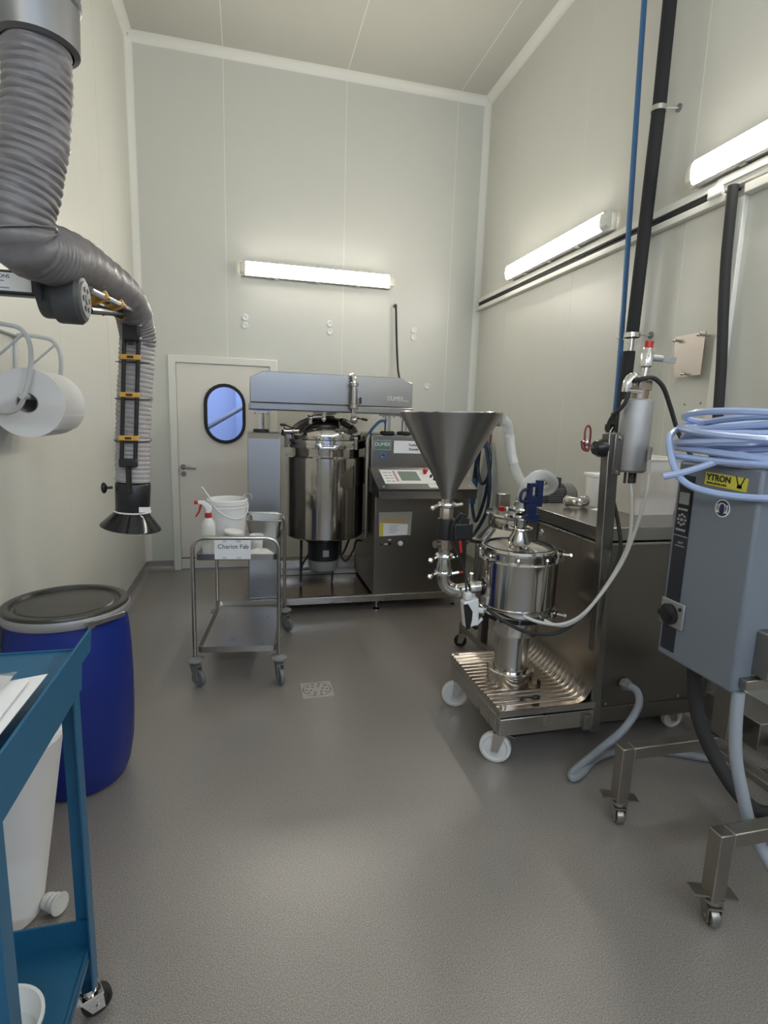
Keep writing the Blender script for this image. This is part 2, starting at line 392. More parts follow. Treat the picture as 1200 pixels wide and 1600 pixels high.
# ------------------------------------------------------------------ fluorescent lamps
def lamp(L, label, tint):
    t = thing('wall_lamp', label, 'lamp', (0,0,0), 'twin tube fluorescent wall lamps')
    K = .84
    # local: along x from 0 to L, wall at y=0, lamp sticks out to -y
    obj('housing', MB().prism([(y_, z_*K) for y_, z_ in [(0,-.06),(-.045,-.077),(-.062,-.079),(-.062,.079),(-.045,.077),(0,.06)]], 'x', .01, L-.01), WHITEP, t, bevel=.004)
    prof = [(y_, z_*K) for y_, z_ in [(-.045,-.078),(-.075,-.074),(-.098,-.05),(-.104,0),(-.098,.05),(-.075,.074),(-.045,.078)]]
    obj('lens_skirt', MB().prism([(y_, z_*K) for y_, z_ in [(-.062,-.0785),(-.078,-.074),(-.078,.074),(-.062,.0785)]], 'x', .055, L-.055), LENSE, t)
    df = MB().prism([(y_, z_*K) for y_, z_ in [(-.078,-.074),(-.087,-.067),(-.099,-.045),(-.104,0),(-.099,.045),(-.087,.067),(-.078,.074)]], 'x', .055, L-.055); obj('diffuser', df, TUBE, t, 'glowing white diffuser')
    for x0, x1, s in ((0,.055,1),(L-.055,L,-1)):
        mb = MB(); secs = []
        for i in range(6):
            f = i/5; k = .72+.28*sin(f*pi/2); x = (x0 + (x1-x0)*f) if s > 0 else (x1 - (x1-x0)*f)
            secs.append([(x, -.045+(y+.045)*k, z*k) for y, z in prof])
        n = len(prof)
        vs = [p for s_ in secs for p in s_]; fs = [(i*n+j, i*n+j+1, (i+1)*n+j+1, (i+1)*n+j) for i in range(5) for j in range(n-1)] + [tuple(range(n))]
        mb.add(vs, fs); obj('end_lens', mb, LENSE, t)
    for x in (.35, .75, 1.15):
        for z in (-.082*K, .082*K): obj('clip', MB().box(x-.02, x+.02, -.062, -.03, z-.006, z+.006), CHROME, t)
    return t
l1 = lamp(1.52, 'lit fluorescent lamp on the back wall above the mixing machine', 0); l1.location = (-.04, D, 2.962)
def lamp_copy(label, loc, rz):
    c = copy_tree(l1); c['label'] = label; c.location = loc; c.rotation_euler = (0,0,rz); return c
lamp_copy('lit fluorescent lamp on the right wall, nearest the back corner', (XR, 5.01, 2.955), -pi/2)
lamp_copy('lit fluorescent lamp on the right wall above the steel plate and the coiled tube', (XR, 2.80, 2.955), -pi/2)
lamp_copy('added unseen fluorescent lamp on the right wall nearest the wide window', (XR, .55, 2.955), -pi/2)  # unseen lamp, added behind the camera for more light

lamp_copy('added unseen fluorescent lamp on the left wall behind the blue cart', (XL, -1.15, 2.955), pi/2)  # added out of view to brighten the enclosure face and near floor
for lb_, x_, z_ in (('added unseen cool fill lamp above the wide window, nearer the left wall',.72,3.45),('added unseen cool fill lamp above the wide window, nearer the right wall',2.3,3.45)):  # two unseen fill lamps, added to throw cool light on camera-facing sides
    c_ = lamp_copy(lb_, (x_, YF, z_), pi)
    for ch in c_.children:
        if ch.name.startswith('diffuser'): ch.data = ch.data.copy(); ch.data.materials[0] = TUBEFILL

# ------------------------------------------------------------------ cable rail on the right wall
t = thing('cable_rail', 'long white wall rail with a black cable slot below the lamps', 'cable rail', (XR, 3.5, 2.74))
obj('upper_rail', MB().box(XR-.03, XR, 2.62, 5.74, 2.835, 2.877), TRIMW, t, bevel=.004)
obj('upper_rail', MB().box(XR-.045, XR, -1.0, 2.615, 2.80, 2.877), TRIMW, t, bevel=.006)
obj('rail_lip', MB().box(XR-.055, XR-.044, -1.0, 2.615, 2.83, 2.85), TRIMW, t, bevel=.003)
obj('joint_cover', MB().box(XR-.06, XR-.02, 2.56, 2.66, 2.785, 2.845), WHITEP, t, bevel=.012)
obj('lower_rail', MB().box(XR-.045, XR, 2.55, 5.74, 2.752, 2.79), TRIMW, t, bevel=.004)
obj('lower_rail', MB().box(XR-.05, XR, -1.0, 2.43, 2.745, 2.79), TRIMW, t, bevel=.004)
obj('slot', MB().box(XR-.012, XR, 2.5, 5.74, 2.79, 2.835), BLACKM, t)
cb = MB().tube([(XR-.022, y, 2.805+.006*sin(y*3)) for y in [2.5+.15*i for i in range(22)]], .012, 8)
obj('cable', cb, RUBBER, t)
cb = MB().tube([(XR-.024, y, 2.822+.004*sin(y*4+1)) for y in [2.5+.15*i for i in range(22)]], .009, 8)
obj('cable', cb, RUBBER, t)
hz = smooth_path([(XR-.058,2.49,2.80),(XR-.060,2.485,2.70),(XR-.064,2.47,2.45),(XR-.07,2.44,2.2),(XR-.075,2.40,1.9),(XR-.08,2.37,1.55),(XR-.085,2.36,1.28),(XR-.09,2.36,1.165)],6)
single('black_hose', MB().tube(hz, .026, 12), RUBBER, 'thick black hose dropping from the cable rail behind the coiled tube', 'hose')

# round caps on the back wall
for x, z, lb in ((.005,2.523,'upper white round wall disc of the pair right of the door, above its top corner'),(.005,2.448,'lower white round wall disc of the pair right of the door, above its top corner'),
              (.84,2.519,'upper white round wall disc of the pair above the middle of the machine beam'),(.84,2.444,'lower white round wall disc of the pair above the middle of the machine beam'),
              (1.727,2.519,'upper white round wall disc of the pair right of the black wall cable'),(1.728,2.444,'lower white round wall disc of the pair right of the black wall cable'),
              (1.902,1.947,'single white round wall disc right of the machine beam, below the pairs')):
    mb = MB().lathe([(0,0),(.032,0),(.032,.006),(.027,.010),(.018,.010),(.016,.006),(0,.006)], (x,D,z), (0,-1,0), 24)
    obj('blanking_disc', mb, WHITEP, None, lb, 'disc', 'white round discs on the back wall', loc=(x,D,z))
cb = smooth_path([(1.515,D+.01,2.747),(1.513,D-.03,2.745),(1.515,D-.05,2.70),(1.53,D-.06,2.4),(1.545,D-.1,2.1),(1.50,5.4,1.90),(1.30,5.0,1.84),(1.2,4.9,1.8)],6)
t = thing('wall_cable', 'thin black cable dropping from a wall gland to the machine beam', 'cable', (1.515, D, 2.0))
obj('cord', MB().tube(cb, .011, 8), RUBBER, t); obj('gland', MB().cyl((1.515,D,2.747),(1.515,D-.02,2.747),.02), GREYP, t)

# steel plate on the right wall
t = thing('wall_plate', 'square stainless steel plate on three wall studs', 'plate', (XR-.05, 2.66, 1.875))
pl = MB().add([(XR-.055,2.776,2.105),(XR-.055,2.553,2.112),(XR-.055,2.553,1.884),(XR-.055,2.745,1.878),(XR-.05,2.776,2.105),(XR-.05,2.553,2.112),(XR-.05,2.553,1.884),(XR-.05,2.745,1.878)],
             [(0,1,2,3),(7,6,5,4),(0,4,5,1),(1,5,6,2),(2,6,7,3),(3,7,4,0)])
obj('sheet', pl, mat('plate_steel',(.52,.47,.43),.45,1,noise=.1,nscale=9), t)
for y, z in ((2.75,2.085),(2.58,2.095),(2.66,1.895)): obj('stud', MB().cyl((XR,y,z),(XR-.075,y,z),.007,n=10).ball((XR-.075,y,z),.011), CHROME, t)
single('wall_hole_cap', MB().lathe([(0,0),(.007,0),(.006,.003),(0,.004)], (XR,2.70,1.73), (-1,0,0), 10), INKG, 'small dark screw plug below the steel plate, nearer the pipe', 'screw', 'screw plugs below the steel plate')
single('wall_hole_cap', MB().lathe([(0,0),(.007,0),(.006,.003),(0,.004)], (XR,2.585,1.735), (-1,0,0), 10), INKG, 'small dark screw plug below the steel plate, nearer the door profile', 'screw', 'screw plugs below the steel plate')

# ------------------------------------------------------------------ pipes on the right wall
PX = 2.34
t = thing('insulated_pipe', 'black foam insulated pipe running down the right wall', 'pipe', (PX, 3.09, 1.45))
obj('core', MB().cyl((PX,3.09,1.45),(PX,3.09,4.80),.017), STEEL, t)
obj('insulation', MB().cyl((PX,3.06,3.43),(PX,3.07,4.805),.038,n=20), FOAM, t)
obj('insulation', MB().cyl((PX,3.09,2.14),(PX,3.062,3.40),.038,n=20), FOAM, t)
obj('insulation', MB().cyl((PX,3.11,1.45),(PX,3.10,2.06),.036,n=20), FOAM, t)
for z, rr, y in ((2.155,.045,3.09),(3.41,.041,3.062)):
    c = obj('pipe_clamp', MB().lathe([(rr,-.014),(rr+.004,-.014),(rr+.004,.014),(rr,.014)], (PX,y,z), (0,0,1), 20), CHROME, t)
    obj('stud', MB().cyl((PX+.03,y-.03,z),(XR,y-.05,z),.006,n=8), CHROME, c)
    obj('wall_flange', MB().cyl((XR,y-.05,z),(XR-.008,y-.05,z),.022), GREYP, c)
t = thing('air_hose', 'thin bright blue air hose beside the insulated pipe', 'hose', (2.35, 3.19, 1.63))
bl = smooth_path([(2.35,3.335,4.80),(2.35,3.309,4.12),(2.35,3.261,3.22),(2.35,3.216,2.38),(2.35,3.195,1.9),(2.35,3.19,1.67)],8)
obj('hose', MB().tube(bl, .017, 10), BLUEH, t)
obj('fitting', MB().cyl((2.35,3.19,1.60),(2.35,3.19,1.68),.03,.026).box(2.30,2.36,3.165,3.215,1.565,1.605), BLACK, t)
obj('nozzle', MB().cyl((2.335,3.175,1.58),(2.30,3.168,1.535),.018), CHROME, t)
obj('cable_tie', MB().ring((2.35,3.217,2.155),(0,0,1),.018,.004,16,6).bar((2.35,3.20,2.155),(2.345,3.13,2.11),.006,.003), WHITEP, t)

# hooks and spray hose on the right wall
t = thing('hook_rail', 'red coated wire hook on the right wall holding the spray hose', 'hook', (XR, 5.25, 1.40))
for y in (5.24, 5.32):
    obj('hook', MB().tube(smooth_path([(XR-.005,y,1.56),(XR-.012,y,1.45),(XR-.02,y,1.36),(XR-.07,y,1.335),(XR-.10,y,1.38),(XR-.10,y,1.43)],5), .009, 8), REDM, t)
t = thing('spray_hose', 'dark blue water hose with spray gun looped on the wall hook', 'hose', (XR-.07, 5.28, .5))
h1 = smooth_path([(XR-.06,5.42,1.02),(XR-.07,5.40,1.25),(XR-.075,5.33,1.385),(XR-.07,5.22,1.39),(XR-.06,5.12,1.25),(XR-.06,5.13,1.05),(XR-.07,5.25,.96),(XR-.075,5.35,1.06),(XR-.075,5.36,1.22),(XR-.085,5.28,1.40),(XR-.085,5.17,1.33),(XR-.08,5.07,1.1),(XR-.08,5.04,.9),(XR-.10,5.05,.68),(XR-.2,5.1,.45),(XR-.45,5.0,.25)],6)
obj('hose_loop', MB().tube(h1, .018, 8), mat('navy_hose',(.012,.028,.055),.4), t)
h2 = smooth_path([(XR-.07,5.33,1.36),(XR-.07,5.42,1.2),(XR-.07,5.47,.95),(XR-.07,5.48,.75),(XR-.07,5.42,.60),(XR-.08,5.33,.55),(XR-.085,5.22,.66),(XR-.085,5.12,.85),(XR-.085,5.06,1.05)],6)
obj('hose_loop', MB().tube(h2, .018, 8), MATS['navy_hose'], t)
g = obj('spray_gun', MB().tube([(XR-.07,5.415,1.0),(XR-.075,5.425,.93),(XR-.08,5.44,.80),(XR-.08,5.445,.72)], .032, 10), mat('spray_gun_blue',(.03,.12,.28),.4), t)
obj('trigger', MB().cyl((XR-.11,5.44,.79),(XR-.06,5.445,.79),.018), INKG, g)
obj('swivel', MB().lathe([(.020,0),(.026,.01),(.020,.03),(.026,.05),(.020,.07),(.026,.09),(.018,.13)], (XR-.07,5.415,1.0), (0,0,1), 12), BLACK, t)
single('wall_wire', MB().tube(smooth_path([(XR-.02,5.16,1.38),(XR-.03,5.08,1.2),(XR-.03,5.04,.9),(XR-.03,5.05,.6),(XR-.02,5.1,.3)],5), .006, 6), CABLEG, 'thin grey wire hanging down the wall beside the spray hose', 'wire')

# ------------------------------------------------------------------ floor drain
t = thing('floor_drain', 'square stainless floor drain with round slotted grate', 'drain', (.393, 3.027, 0))
DRAINM = mat('drain_steel',(.55,.52,.48),.4,.5)
cx, cy, hs = .393, 3.027, .092
ca, sa = cos(.05), sin(.05)
obj('frame', sheet_with_hole([(cx-hs,cy-hs),(cx+hs,cy-hs),(cx+hs,cy+hs),(cx-hs,cy+hs)], circle(cx,cy,.083,32), 'z', 0.0005, .004), DRAINM, t, flat=True)
slots = []
for k in range(10):
    a = 2*pi*k/10; slots.append((cx+.062*cos(a), cy+.062*sin(a)))
for k in range(6):
    a = 2*pi*k/6+.2; slots.append((cx+.036*cos(a), cy+.036*sin(a)))
obj('grate', sheet_with_hole(circle(cx,cy,.079,32), [rrect(x-.0085,x+.0085,y-.0055,y+.0055,.005,3) for x,y in slots], 'z', .001, .0045), DRAINM, t, flat=True)
obj('sump', MB().cyl((cx,cy,.0003),(cx,cy,.0009),.082,n=32), DARK, t)

# ------------------------------------------------------------------ castors
def castor(parent, p, R, wheel, metal, height, face=0, width=.028, brake=True, name='castor', plate=.045, trail=.03):
    """swivel castor: p = floor point below the stem"""
    x, y, z = p; d = V((cos(face), sin(face), 0)); s = V((-sin(face), cos(face), 0)); c = V((x,y,z+R)) + d*trail
    top = V((x,y,z+height)); mb = MB()
    mb.cyl(top, top-V((0,0,.012)), plate*.9, n=20).cyl(top-V((0,0,.012)), top-V((0,0,.03)), plate*.6, n=16)
    for k in (-1, 1):
        o = s*(width/2+.006)*k; q = top-V((0,0,.026)); e = s*.0025*k
        P = [q+d*(-.024)+o, q+d*.03+o, c+d*.016+o+V((0,0,-.014)), c-d*.016+o+V((0,0,-.014))]
        vs = [a-e for a in P]+[a+e for a in P]
        mb.add(vs, [(0,1,2,3),(7,6,5,4),(0,4,5,1),(1,5,6,2),(2,6,7,3),(3,7,4,0)])
    mb.add([q+d*(-.026)+s*a for q in (top-V((0,0,.022)), top-V((0,0,.030))) for a in (-width/2-.008, width/2+.008)] + [q+d*.032+s*a for q in (top-V((0,0,.022)), top-V((0,0,.030))) for a in (-width/2-.008, width/2+.008)],
           [(0,1,5,4),(2,6,7,3),(0,2,3,1),(4,5,7,6),(0,4,6,2),(1,3,7,5)])
    mb.cyl(c-s*(width/2+.012), c+s*(width/2+.012), .007, n=10)
    ca = obj(name, mb, metal, parent)
    w_ = MB().lathe([(0,-width*.36),(R*.25,-width*.5),(R*.32,-width*.42),(R*.72,-width*.3),(R*.80,-width*.5),(R*.97,-width*.42),(R,-width*.2),(R,width*.2),(R*.97,width*.42),(R*.80,width*.5),(R*.72,width*.3),(R*.32,width*.42),(R*.25,width*.5),(0,width*.36)], c, s, 28)
    obj('wheel', w_, wheel, ca)
    if brake:
        q = top - d*.02 - V((0,0,.022))
        b = MB(); a0 = q; a1 = q-d*.05-V((0,0,.006)); 
        b.add([a0+s*.022,a0-s*.022,a1-s*.026,a1+s*.026]+[p_+V((0,0,.005)) for p_ in (a0+s*.022,a0-s*.022,a1-s*.026,a1+s*.026)], [(0,1,2,3),(7,6,5,4),(0,4,5,1),(1,5,6,2),(2,6,7,3),(3,7,4,0)])
        obj('brake_pedal', b, metal, ca)
    return ca

# ------------------------------------------------------------------ the vacuum mixing machine
MX = thing('mixing_machine', 'large stainless vacuum mixing machine with lifting beam and control desk', 'mixing machine', (.9, 4.7, 0))
obj('base_frame', MB().box(.012,1.83,4.27,4.31,.09,.147).box(.012,1.83,5.13,5.17,.09,.147).box(.012,.05,4.31,5.13,.09,.147).box(1.79,1.83,4.31,5.13,.09,.147), STEEL, MX, bevel=.004)
obj('pan', MB().box(.05,1.79,4.31,5.13,.10,.125), mat('pan_steel',(.42,.37,.32),.22,1,rn=.1,nscale=3), MX)
obj('rear_beam', MB().box(.26,1.01,5.06,5.16,.13,.255), STEELH, MX, bevel=.006)
obj('rear_ledge', MB().box(.26,1.01,5.0,5.06,.126,.165), STEELD, MX, bevel=.004)
for x in (.08,1.06,1.76):
    for y in (4.34,5.10): obj('foot', MB().lathe([(0,0),(.032,0),(.032,.006),(.012,.016),(.009,.018),(.009,.10),(0,.10)], (x,y,0), n=16), CHROME, MX)
colm = MB().prism([(4.30,.147),(4.62,.147),(4.62,1.46),(4.335,1.46),(4.30,1.415)], 'x', .012, .26)
COLST = mat('column_steel',(.40,.40,.41),.36,1,noise=.06,nscale=18,stretch=(30,30,.6),rn=.05)
obj('lift_column', colm, COLST, MX, bevel=.006)
obj('lift_column', MB().box(1.45,1.79,4.75,5.1,.147,1.46), COLST, MX, bevel=.006)
def rod(x, y, z0, z1):
    r = obj('lift_rod', MB().cyl((x,y,z0),(x,y,z1),.025,n=18), CHROME, MX)
    obj('wiper_seal', MB().lathe([(0,0),(.060,0),(.060,.018),(.052,.024),(0,.024)], (x,y,z0), n=20), BLACKM, r)
    fl = MB().box(x-.062,x+.062,y-.05,y+.05,z1-.022,z1)
    for dx in (-.045,.045): fl.cyl((x+dx,y-.035,z1-.036),(x+dx,y-.035,z1-.022),.009,n=6)
    obj('rod_flange', fl, STEEL, r)
rod(.116,4.43,1.46,1.632); rod(1.135,4.45,1.468,1.637); rod(1.285,4.47,1.468,1.637)
obj('beam_tray', MB().box(.026,1.315,4.33,5.07,1.63,1.685), STEELH, MX, bevel=.008)
bm_ = MB().prism([(.036,1.687),(1.308,1.687),(1.308,1.878),(1.20,1.918),(.13,1.918),(.036,1.87)], 'y', 4.345, 5.05)
obj('beam_cover', bm_, STEELH, MX, bevel=.004)
text('lettering', 'DUMEK', .052, (1.098,4.343,1.752), (1,0,0), (0,0,1), mat('white_print',(.75,.74,.70),.5), MX, sx=.78)
obj('logo_underline', MB().box(1.225,1.275,4.3425,4.345,1.735,1.739), MATS['white_print'], MX)
# vessel
TX, TY = .65, 4.70
obj('vessel_jacket', MB().lathe([(0,.555),(.2,.565),(.32,.585),(.340,.600),(.340,1.262),(.332,1.272),(.30,1.272)], (TX,TY,0), n=64), POLISH, MX)
obj('vessel_neck', MB().lathe([(.298,1.272),(.300,1.335),(.312,1.345)], (TX,TY,0), n=64), POLISH, MX)
ring = MB().lathe([(.30,1.335),(.335,1.338),(.338,1.35),(.338,1.368),(.33,1.372),(.33,1.378),(.338,1.382),(.338,1.405),(.333,1.41),(.30,1.412)], (TX,TY,0), n=64)
obj('clamp_ring', ring, CHROME, MX)
obj('vessel_lid', MB().lathe([(.308,1.405),(.310,1.44),(.300,1.475),(.27,1.515),(.22,1.552),(.15,1.578),(.085,1.59),(.082,1.60),(0,1.60)], (TX,TY,0), n=64), POLISH, MX)
obj('agitator_neck', MB().lathe([(.075,1.59),(.075,1.612),(.10,1.614),(.10,1.63),(0,1.63)], (TX,TY,0), n=32), STEEL, MX)
br = MB().prism([(.53,1.385),(.565,1.335),(.70,1.335),(.735,1.385),(.715,1.385),(.688,1.35),(.578,1.35),(.552,1.385)], 'y', 4.33, 4.37)
obj('lid_bracket', br, POLISH, MX, bevel=.003)
for k in range(6):
    a = -pi/2 + (k-2.5)*1.0 + .2; x, y = TX+.345*cos(a), TY+.345*sin(a)
    obj('swing_bolt', MB().cyl((x,y,1.335),(x,y,1.42),.012,n=8).ball((x,y,1.425),.016,n=8), STEEL, MX)
arm = MB().tube(smooth_path([(.36,4.50,1.47),(.40,4.50,1.52),(.50,4.52,1.575),(.585,4.55,1.60)],5), .014, 8); obj('lid_arm', arm, STEELD, MX)
v = obj('side_valve', MB().cyl((.285,4.40,1.470),(.40,4.44,1.475),.022).cyl((.278,4.397,1.470),(.292,4.402,1.470),.034).cyl((.35,4.42,1.472),(.362,4.425,1.473),.034), CHROME, MX)
obj('valve_bore', MB().cyl((.276,4.396,1.470),(.280,4.397,1.470),.016), DARK, v)
obj('valve_handle', MB().cyl((.35,4.42,1.50),(.30,4.38,1.52),.006,n=8).cyl((.30,4.38,1.52),(.262,4.36,1.522),.011,n=10), BLACK, v)
o_ = V((.785,4.46,1.535)); dd = V((.35,-.55,.75)).normalized()
sg = obj('sight_glass', MB().lathe([(.05,-.08),(.055,-.02),(.064,-.015),(.064,.012),(.045,.014),(.042,.006)], o_, dd, 28), POLISH, MX)
obj('lens', MB().lathe([(0,.004),(.044,.005)], o_, dd, 24), mat('sight_lens',(.05,.05,.045),.08), sg)
pp = MB().tube(smooth_path([(.822,4.33,1.55),(.818,4.28,1.62),(.816,4.27,1.75),(.815,4.27,1.86),(.812,4.285,1.905),(.80,4.325,1.915)],6), .017, 10)
sp = obj('sampling_pipe', pp, CHROME, MX)
obj('union', MB().lathe([(.028,-.015),(.032,-.012),(.032,.012),(.028,.015)], (.816,4.27,1.845), n=16), STEEL, sp)
obj('sight_tube', MB().cyl((.816,4.27,1.70),(.816,4.27,1.81),.024,n=12), STEEL, sp)
obj('union', MB().lathe([(.028,-.02),(.034,-.015),(.034,.015),(.028,.02)], (.817,4.275,1.68), n=16), STEEL, sp)
obj('lever', MB().cyl((.84,4.27,1.59),(.875,4.24,1.585),.005,n=8).cyl((.875,4.24,1.585),(.915,4.22,1.578),.010,n=10), BLACK, sp)
obj('lever', MB().box(.858,.872,4.255,4.285,1.70,1.75), BLACK, sp)
obj('valve_body', MB().ball((.826,4.30,1.575),.032).cyl((.80,4.31,1.545),(.86,4.29,1.60),.014,n=10), STEEL, sp)
tv = MB().tube([(.50,4.42,1.605),(.50,4.42,1.535)], .013, 8).cyl((.475,4.43,1.59),(.60,4.43,1.60),.012,n=10).ball((.50,4.42,1.58),.02); obj('vent_valve', tv, CHROME, MX)
obj('vent_valve', MB().cyl((.60,4.40,1.58),(.60,4.40,1.635),.016,n=10).ball((.60,4.40,1.575),.02), CHROME, MX)
# homogeniser motor
mo = obj('motor', MB().lathe([(0,.565),(.155,.565),(.155,.53),(.135,.525),(.135,.375),(.128,.37),(0,.37)], (.648,4.66,0), n=28), BLACK, MX)
obj('motor_cowl', MB().lathe([(.130,.372),(.132,.33),(.122,.285),(.09,.262),(0,.258)], (.648,4.66,0), n=28), GREYP, mo)
obj('motor_plate', MB().box(.625,.675,4.515,4.524,.42,.475), ALU, mo)
obj('terminal_box', MB().box(.765,.80,4.60,4.70,.42,.54), BLACK, mo, bevel=.006)
obj('drain_leg', MB().cyl((.46,4.72,.15),(.462,4.72,.60),.012,n=8), RUBBER, MX)
for pts in ([(.74,4.66,.45),(.82,4.68,.40),(.9,4.72,.55),(.98,4.75,.60),(1.05,4.8,.55)],[(.76,4.64,.47),(.84,4.66,.34),(.92,4.7,.42),(.96,4.75,.5),(1.05,4.8,.48)],[(.55,4.72,.44),(.50,4.7,.36),(.47,4.72,.30),(.46,4.74,.2)],[(.74,4.7,.5),(.745,4.72,.3),(.74,4.75,.13)]):
    obj('motor_cable', MB().tube(smooth_path(pts,6), .010, 7), RUBBER, MX)
obj('vacuum_pump', MB().lathe([(0,.60),(.085,.60),(.095,.62),(.095,.95),(.08,.97),(0,.97)], (1.085,4.95,0), n=20), BLACK, MX)
# cabinet and desk
CABM = mat('cabinet_steel',(.28,.255,.23),.36,1,noise=.06,nscale=18,stretch=(.6,.6,30),rn=.05)
cab = obj('cabinet', MB().box(1.012,1.83,4.285,5.1,.147,1.02), CABM, MX, bevel=.006)
obj('cabinet_back', MB().box(.995,1.80,4.42,5.1,1.02,1.467), STEELH, MX, bevel=.012)
dk = MB().prism([(4.045,.985),(4.045,1.05),(4.06,1.055),(4.42,1.185),(4.42,1.0),(4.25,.985)], 'x', .985, 1.79)
desk = obj('control_desk', dk, STEELH, MX, bevel=.003)
sl = (1.185-1.055)/(4.42-4.06); un = V((0,-sl,1)).normalized(); dv = V((0,1,sl)).normalized()
def on_desk(x, s, h=0): return V((x, 4.06, 1.055)) + dv*s + un*h
def desk_plate(x0, x1, s0, s1, h0, h1, sk=0):
    return MB().add([on_desk(x,s,h) for h in (h0,h1) for x,s in ((x0,s0),(x1,s0),(x1,s1),(x0,s1))], [(3,2,1,0),(4,5,6,7),(0,1,5,4),(1,2,6,5),(2,3,7,6),(3,0,4,7)])
obj('desk_gasket', MB().box(.983,1.792,4.040,4.05,1.047,1.062), BLACKM, MX)
obj('desk_top', desk_plate(.982,1.793,-.018,.39,.001,.010), STEELH, desk, bevel=.002)
pan_ = obj('control_panel', desk_plate(1.055,1.60,.085,.335,.010,.013), WHITEP, desk, 'white membrane control panel')
obj('screen', desk_plate(1.20,1.36,.135,.30,.0132,.015), SCREEN, pan_, 'green grey display screen')
obj('print_bar', desk_plate(1.158,1.175,.12,.31,.0132,.0142), PINK, pan_)
for i in range(4):
    for j in range(2): obj('print_mark', desk_plate(1.075+.04*j,1.105+.04*j,.12+.05*i,.132+.05*i,.0132,.0140), INKG, pan_)
obj('desk_label', desk_plate(1.40,1.47,.02,.08,.010,.0115), PAPER, desk)
obj('desk_label', desk_plate(1.475,1.60,.02,.075,.010,.0115), INKG, desk)
pb = on_desk(1.43,.27,.013); obj('emergency_button', MB().lathe([(0,0),(.014,0),(.014,.016),(.020,.018),(.020,.036),(0,.038)], pb, un, 16), RED, desk, 'red push button')
for x, s_ in ((1.46,.20),(1.475,.15),(1.50,.17)): obj('selector_knob', MB().lathe([(0,0),(.011,0),(.009,.02),(0,.022)], on_desk(x,s_,.013), un, 10), BLACK, desk)
for x in (1.03,1.74): obj('desk_screw', MB().lathe([(0,0),(.012,0),(.010,.004),(0,.005)], on_desk(x,.04,.010), un, 12), CHROME, desk)
for n_, x0, x1, z0, z1, mt_ in (('nameplate_frame',1.018,1.162,1.338,1.420,ALU),('machine_label',1.186,1.60,1.315,1.417,PAPER)):
    o1 = obj(n_, MB().box(x0,x1,4.415,4.420,z0,z1), mt_, MX)
    if n_ == 'nameplate_frame':
        obj('nameplate', MB().box(x0+.006,x1-.006,4.412,4.415,z0+.006,z1-.006), GREENL, o1); text('lettering','DUMEK',.042,(1.09,4.411,1.385),(1,0,0),(0,0,1),MATS['white_print'],o1,align='CENTER',sx=.95)
    else:
        text('lettering','Turboemulseur',.028,(1.40,4.414,1.383),(1,0,0),(0,0,1),INK,o1,align='CENTER',bold=.0006)
        text('lettering','Dumek  1200L',.028,(1.40,4.414,1.348),(1,0,0),(0,0,1),INK,o1,align='CENTER',bold=.0006)
st = obj('sticker', MB().cyl((1.10,4.42,1.292),(1.10,4.4165,1.292),.024,n=24), BLUEL, MX, 'round blue safety sticker')
obj('pictogram', MB().ball((1.10,4.4165,1.292),.013,1,.1,1.2), NAVY, st)
obj('pictogram', MB().box(1.088,1.098,4.4155,4.4165,1.28,1.286), PAPER, st)
for x, z, r, mt_ in ((1.07,.575,.008,BLACK),(1.145,.578,.012,BLACK),(1.235,.578,.021,WHITEP)):
    obj('panel_switch', MB().lathe([(0,0),(r,0),(r,.008),(r*.7,.016),(0,.018)], (x,4.285,z), (0,-1,0), 16), mt_, cab)
obj('panel_tag', MB().box(1.10,1.125,4.281,4.285,.57,.58), PAPER, cab); obj('panel_tag', MB().box(1.13,1.155,4.281,4.285,.605,.615), PAPER, cab)
obj('blue_hose', MB().tube(smooth_path([(.99,4.50,1.46),(1.0,4.44,1.50),(1.05,4.42,1.56),(1.10,4.43,1.575),(1.13,4.46,1.53)],6), .012, 8), BLUEH, MX)
obj('side_conduit', MB().tube([(.975,4.45,.6),(.972,4.45,1.42),(.985,4.46,1.46)], .018, 8), STEELD, MX)
t = thing('document_pouch', 'clear plastic pouch with yellow and white label on the machine cabinet', 'pouch', (1.18, 4.28, .64))
pc = obj('sleeve', MB().add([(1.045,4.279,.84),(1.325,4.277,.845),(1.318,4.274,.648),(1.048,4.275,.642),(1.045,4.2815,.84),(1.325,4.281,.845),(1.318,4.281,.648),(1.048,4.281,.642)], [(0,1,2,3),(7,6,5,4),(0,4,5,1),(1,5,6,2),(2,6,7,3),(3,7,4,0)]), mat('pouch_film',(.42,.40,.36),.2,spec=.7), t)
obj('kraft_sheet', MB().box(1.062,1.262,4.2725,4.2735,.70,.795), TAN, t)
lb = obj('label_sheet', MB().add([(1.052,4.2705,.755),(1.292,4.2705,.742),(1.287,4.2705,.652),(1.052,4.2705,.644),(1.052,4.2715,.755),(1.292,4.2715,.742),(1.287,4.2715,.652),(1.052,4.2715,.644)], [(0,1,2,3),(7,6,5,4),(0,4,5,1),(1,5,6,2),(2,6,7,3),(3,7,4,0)]), PAPER, t)
obj('yellow_band', MB().box(1.053,1.083,4.2695,4.2703,.646,.752), YLABEL, lb)
for i in range(4): obj('print_line', MB().box(1.13,1.13+.08-.02*(i%2),4.2695,4.2703,.728-.018*i,.733-.018*i), INKG, lb)

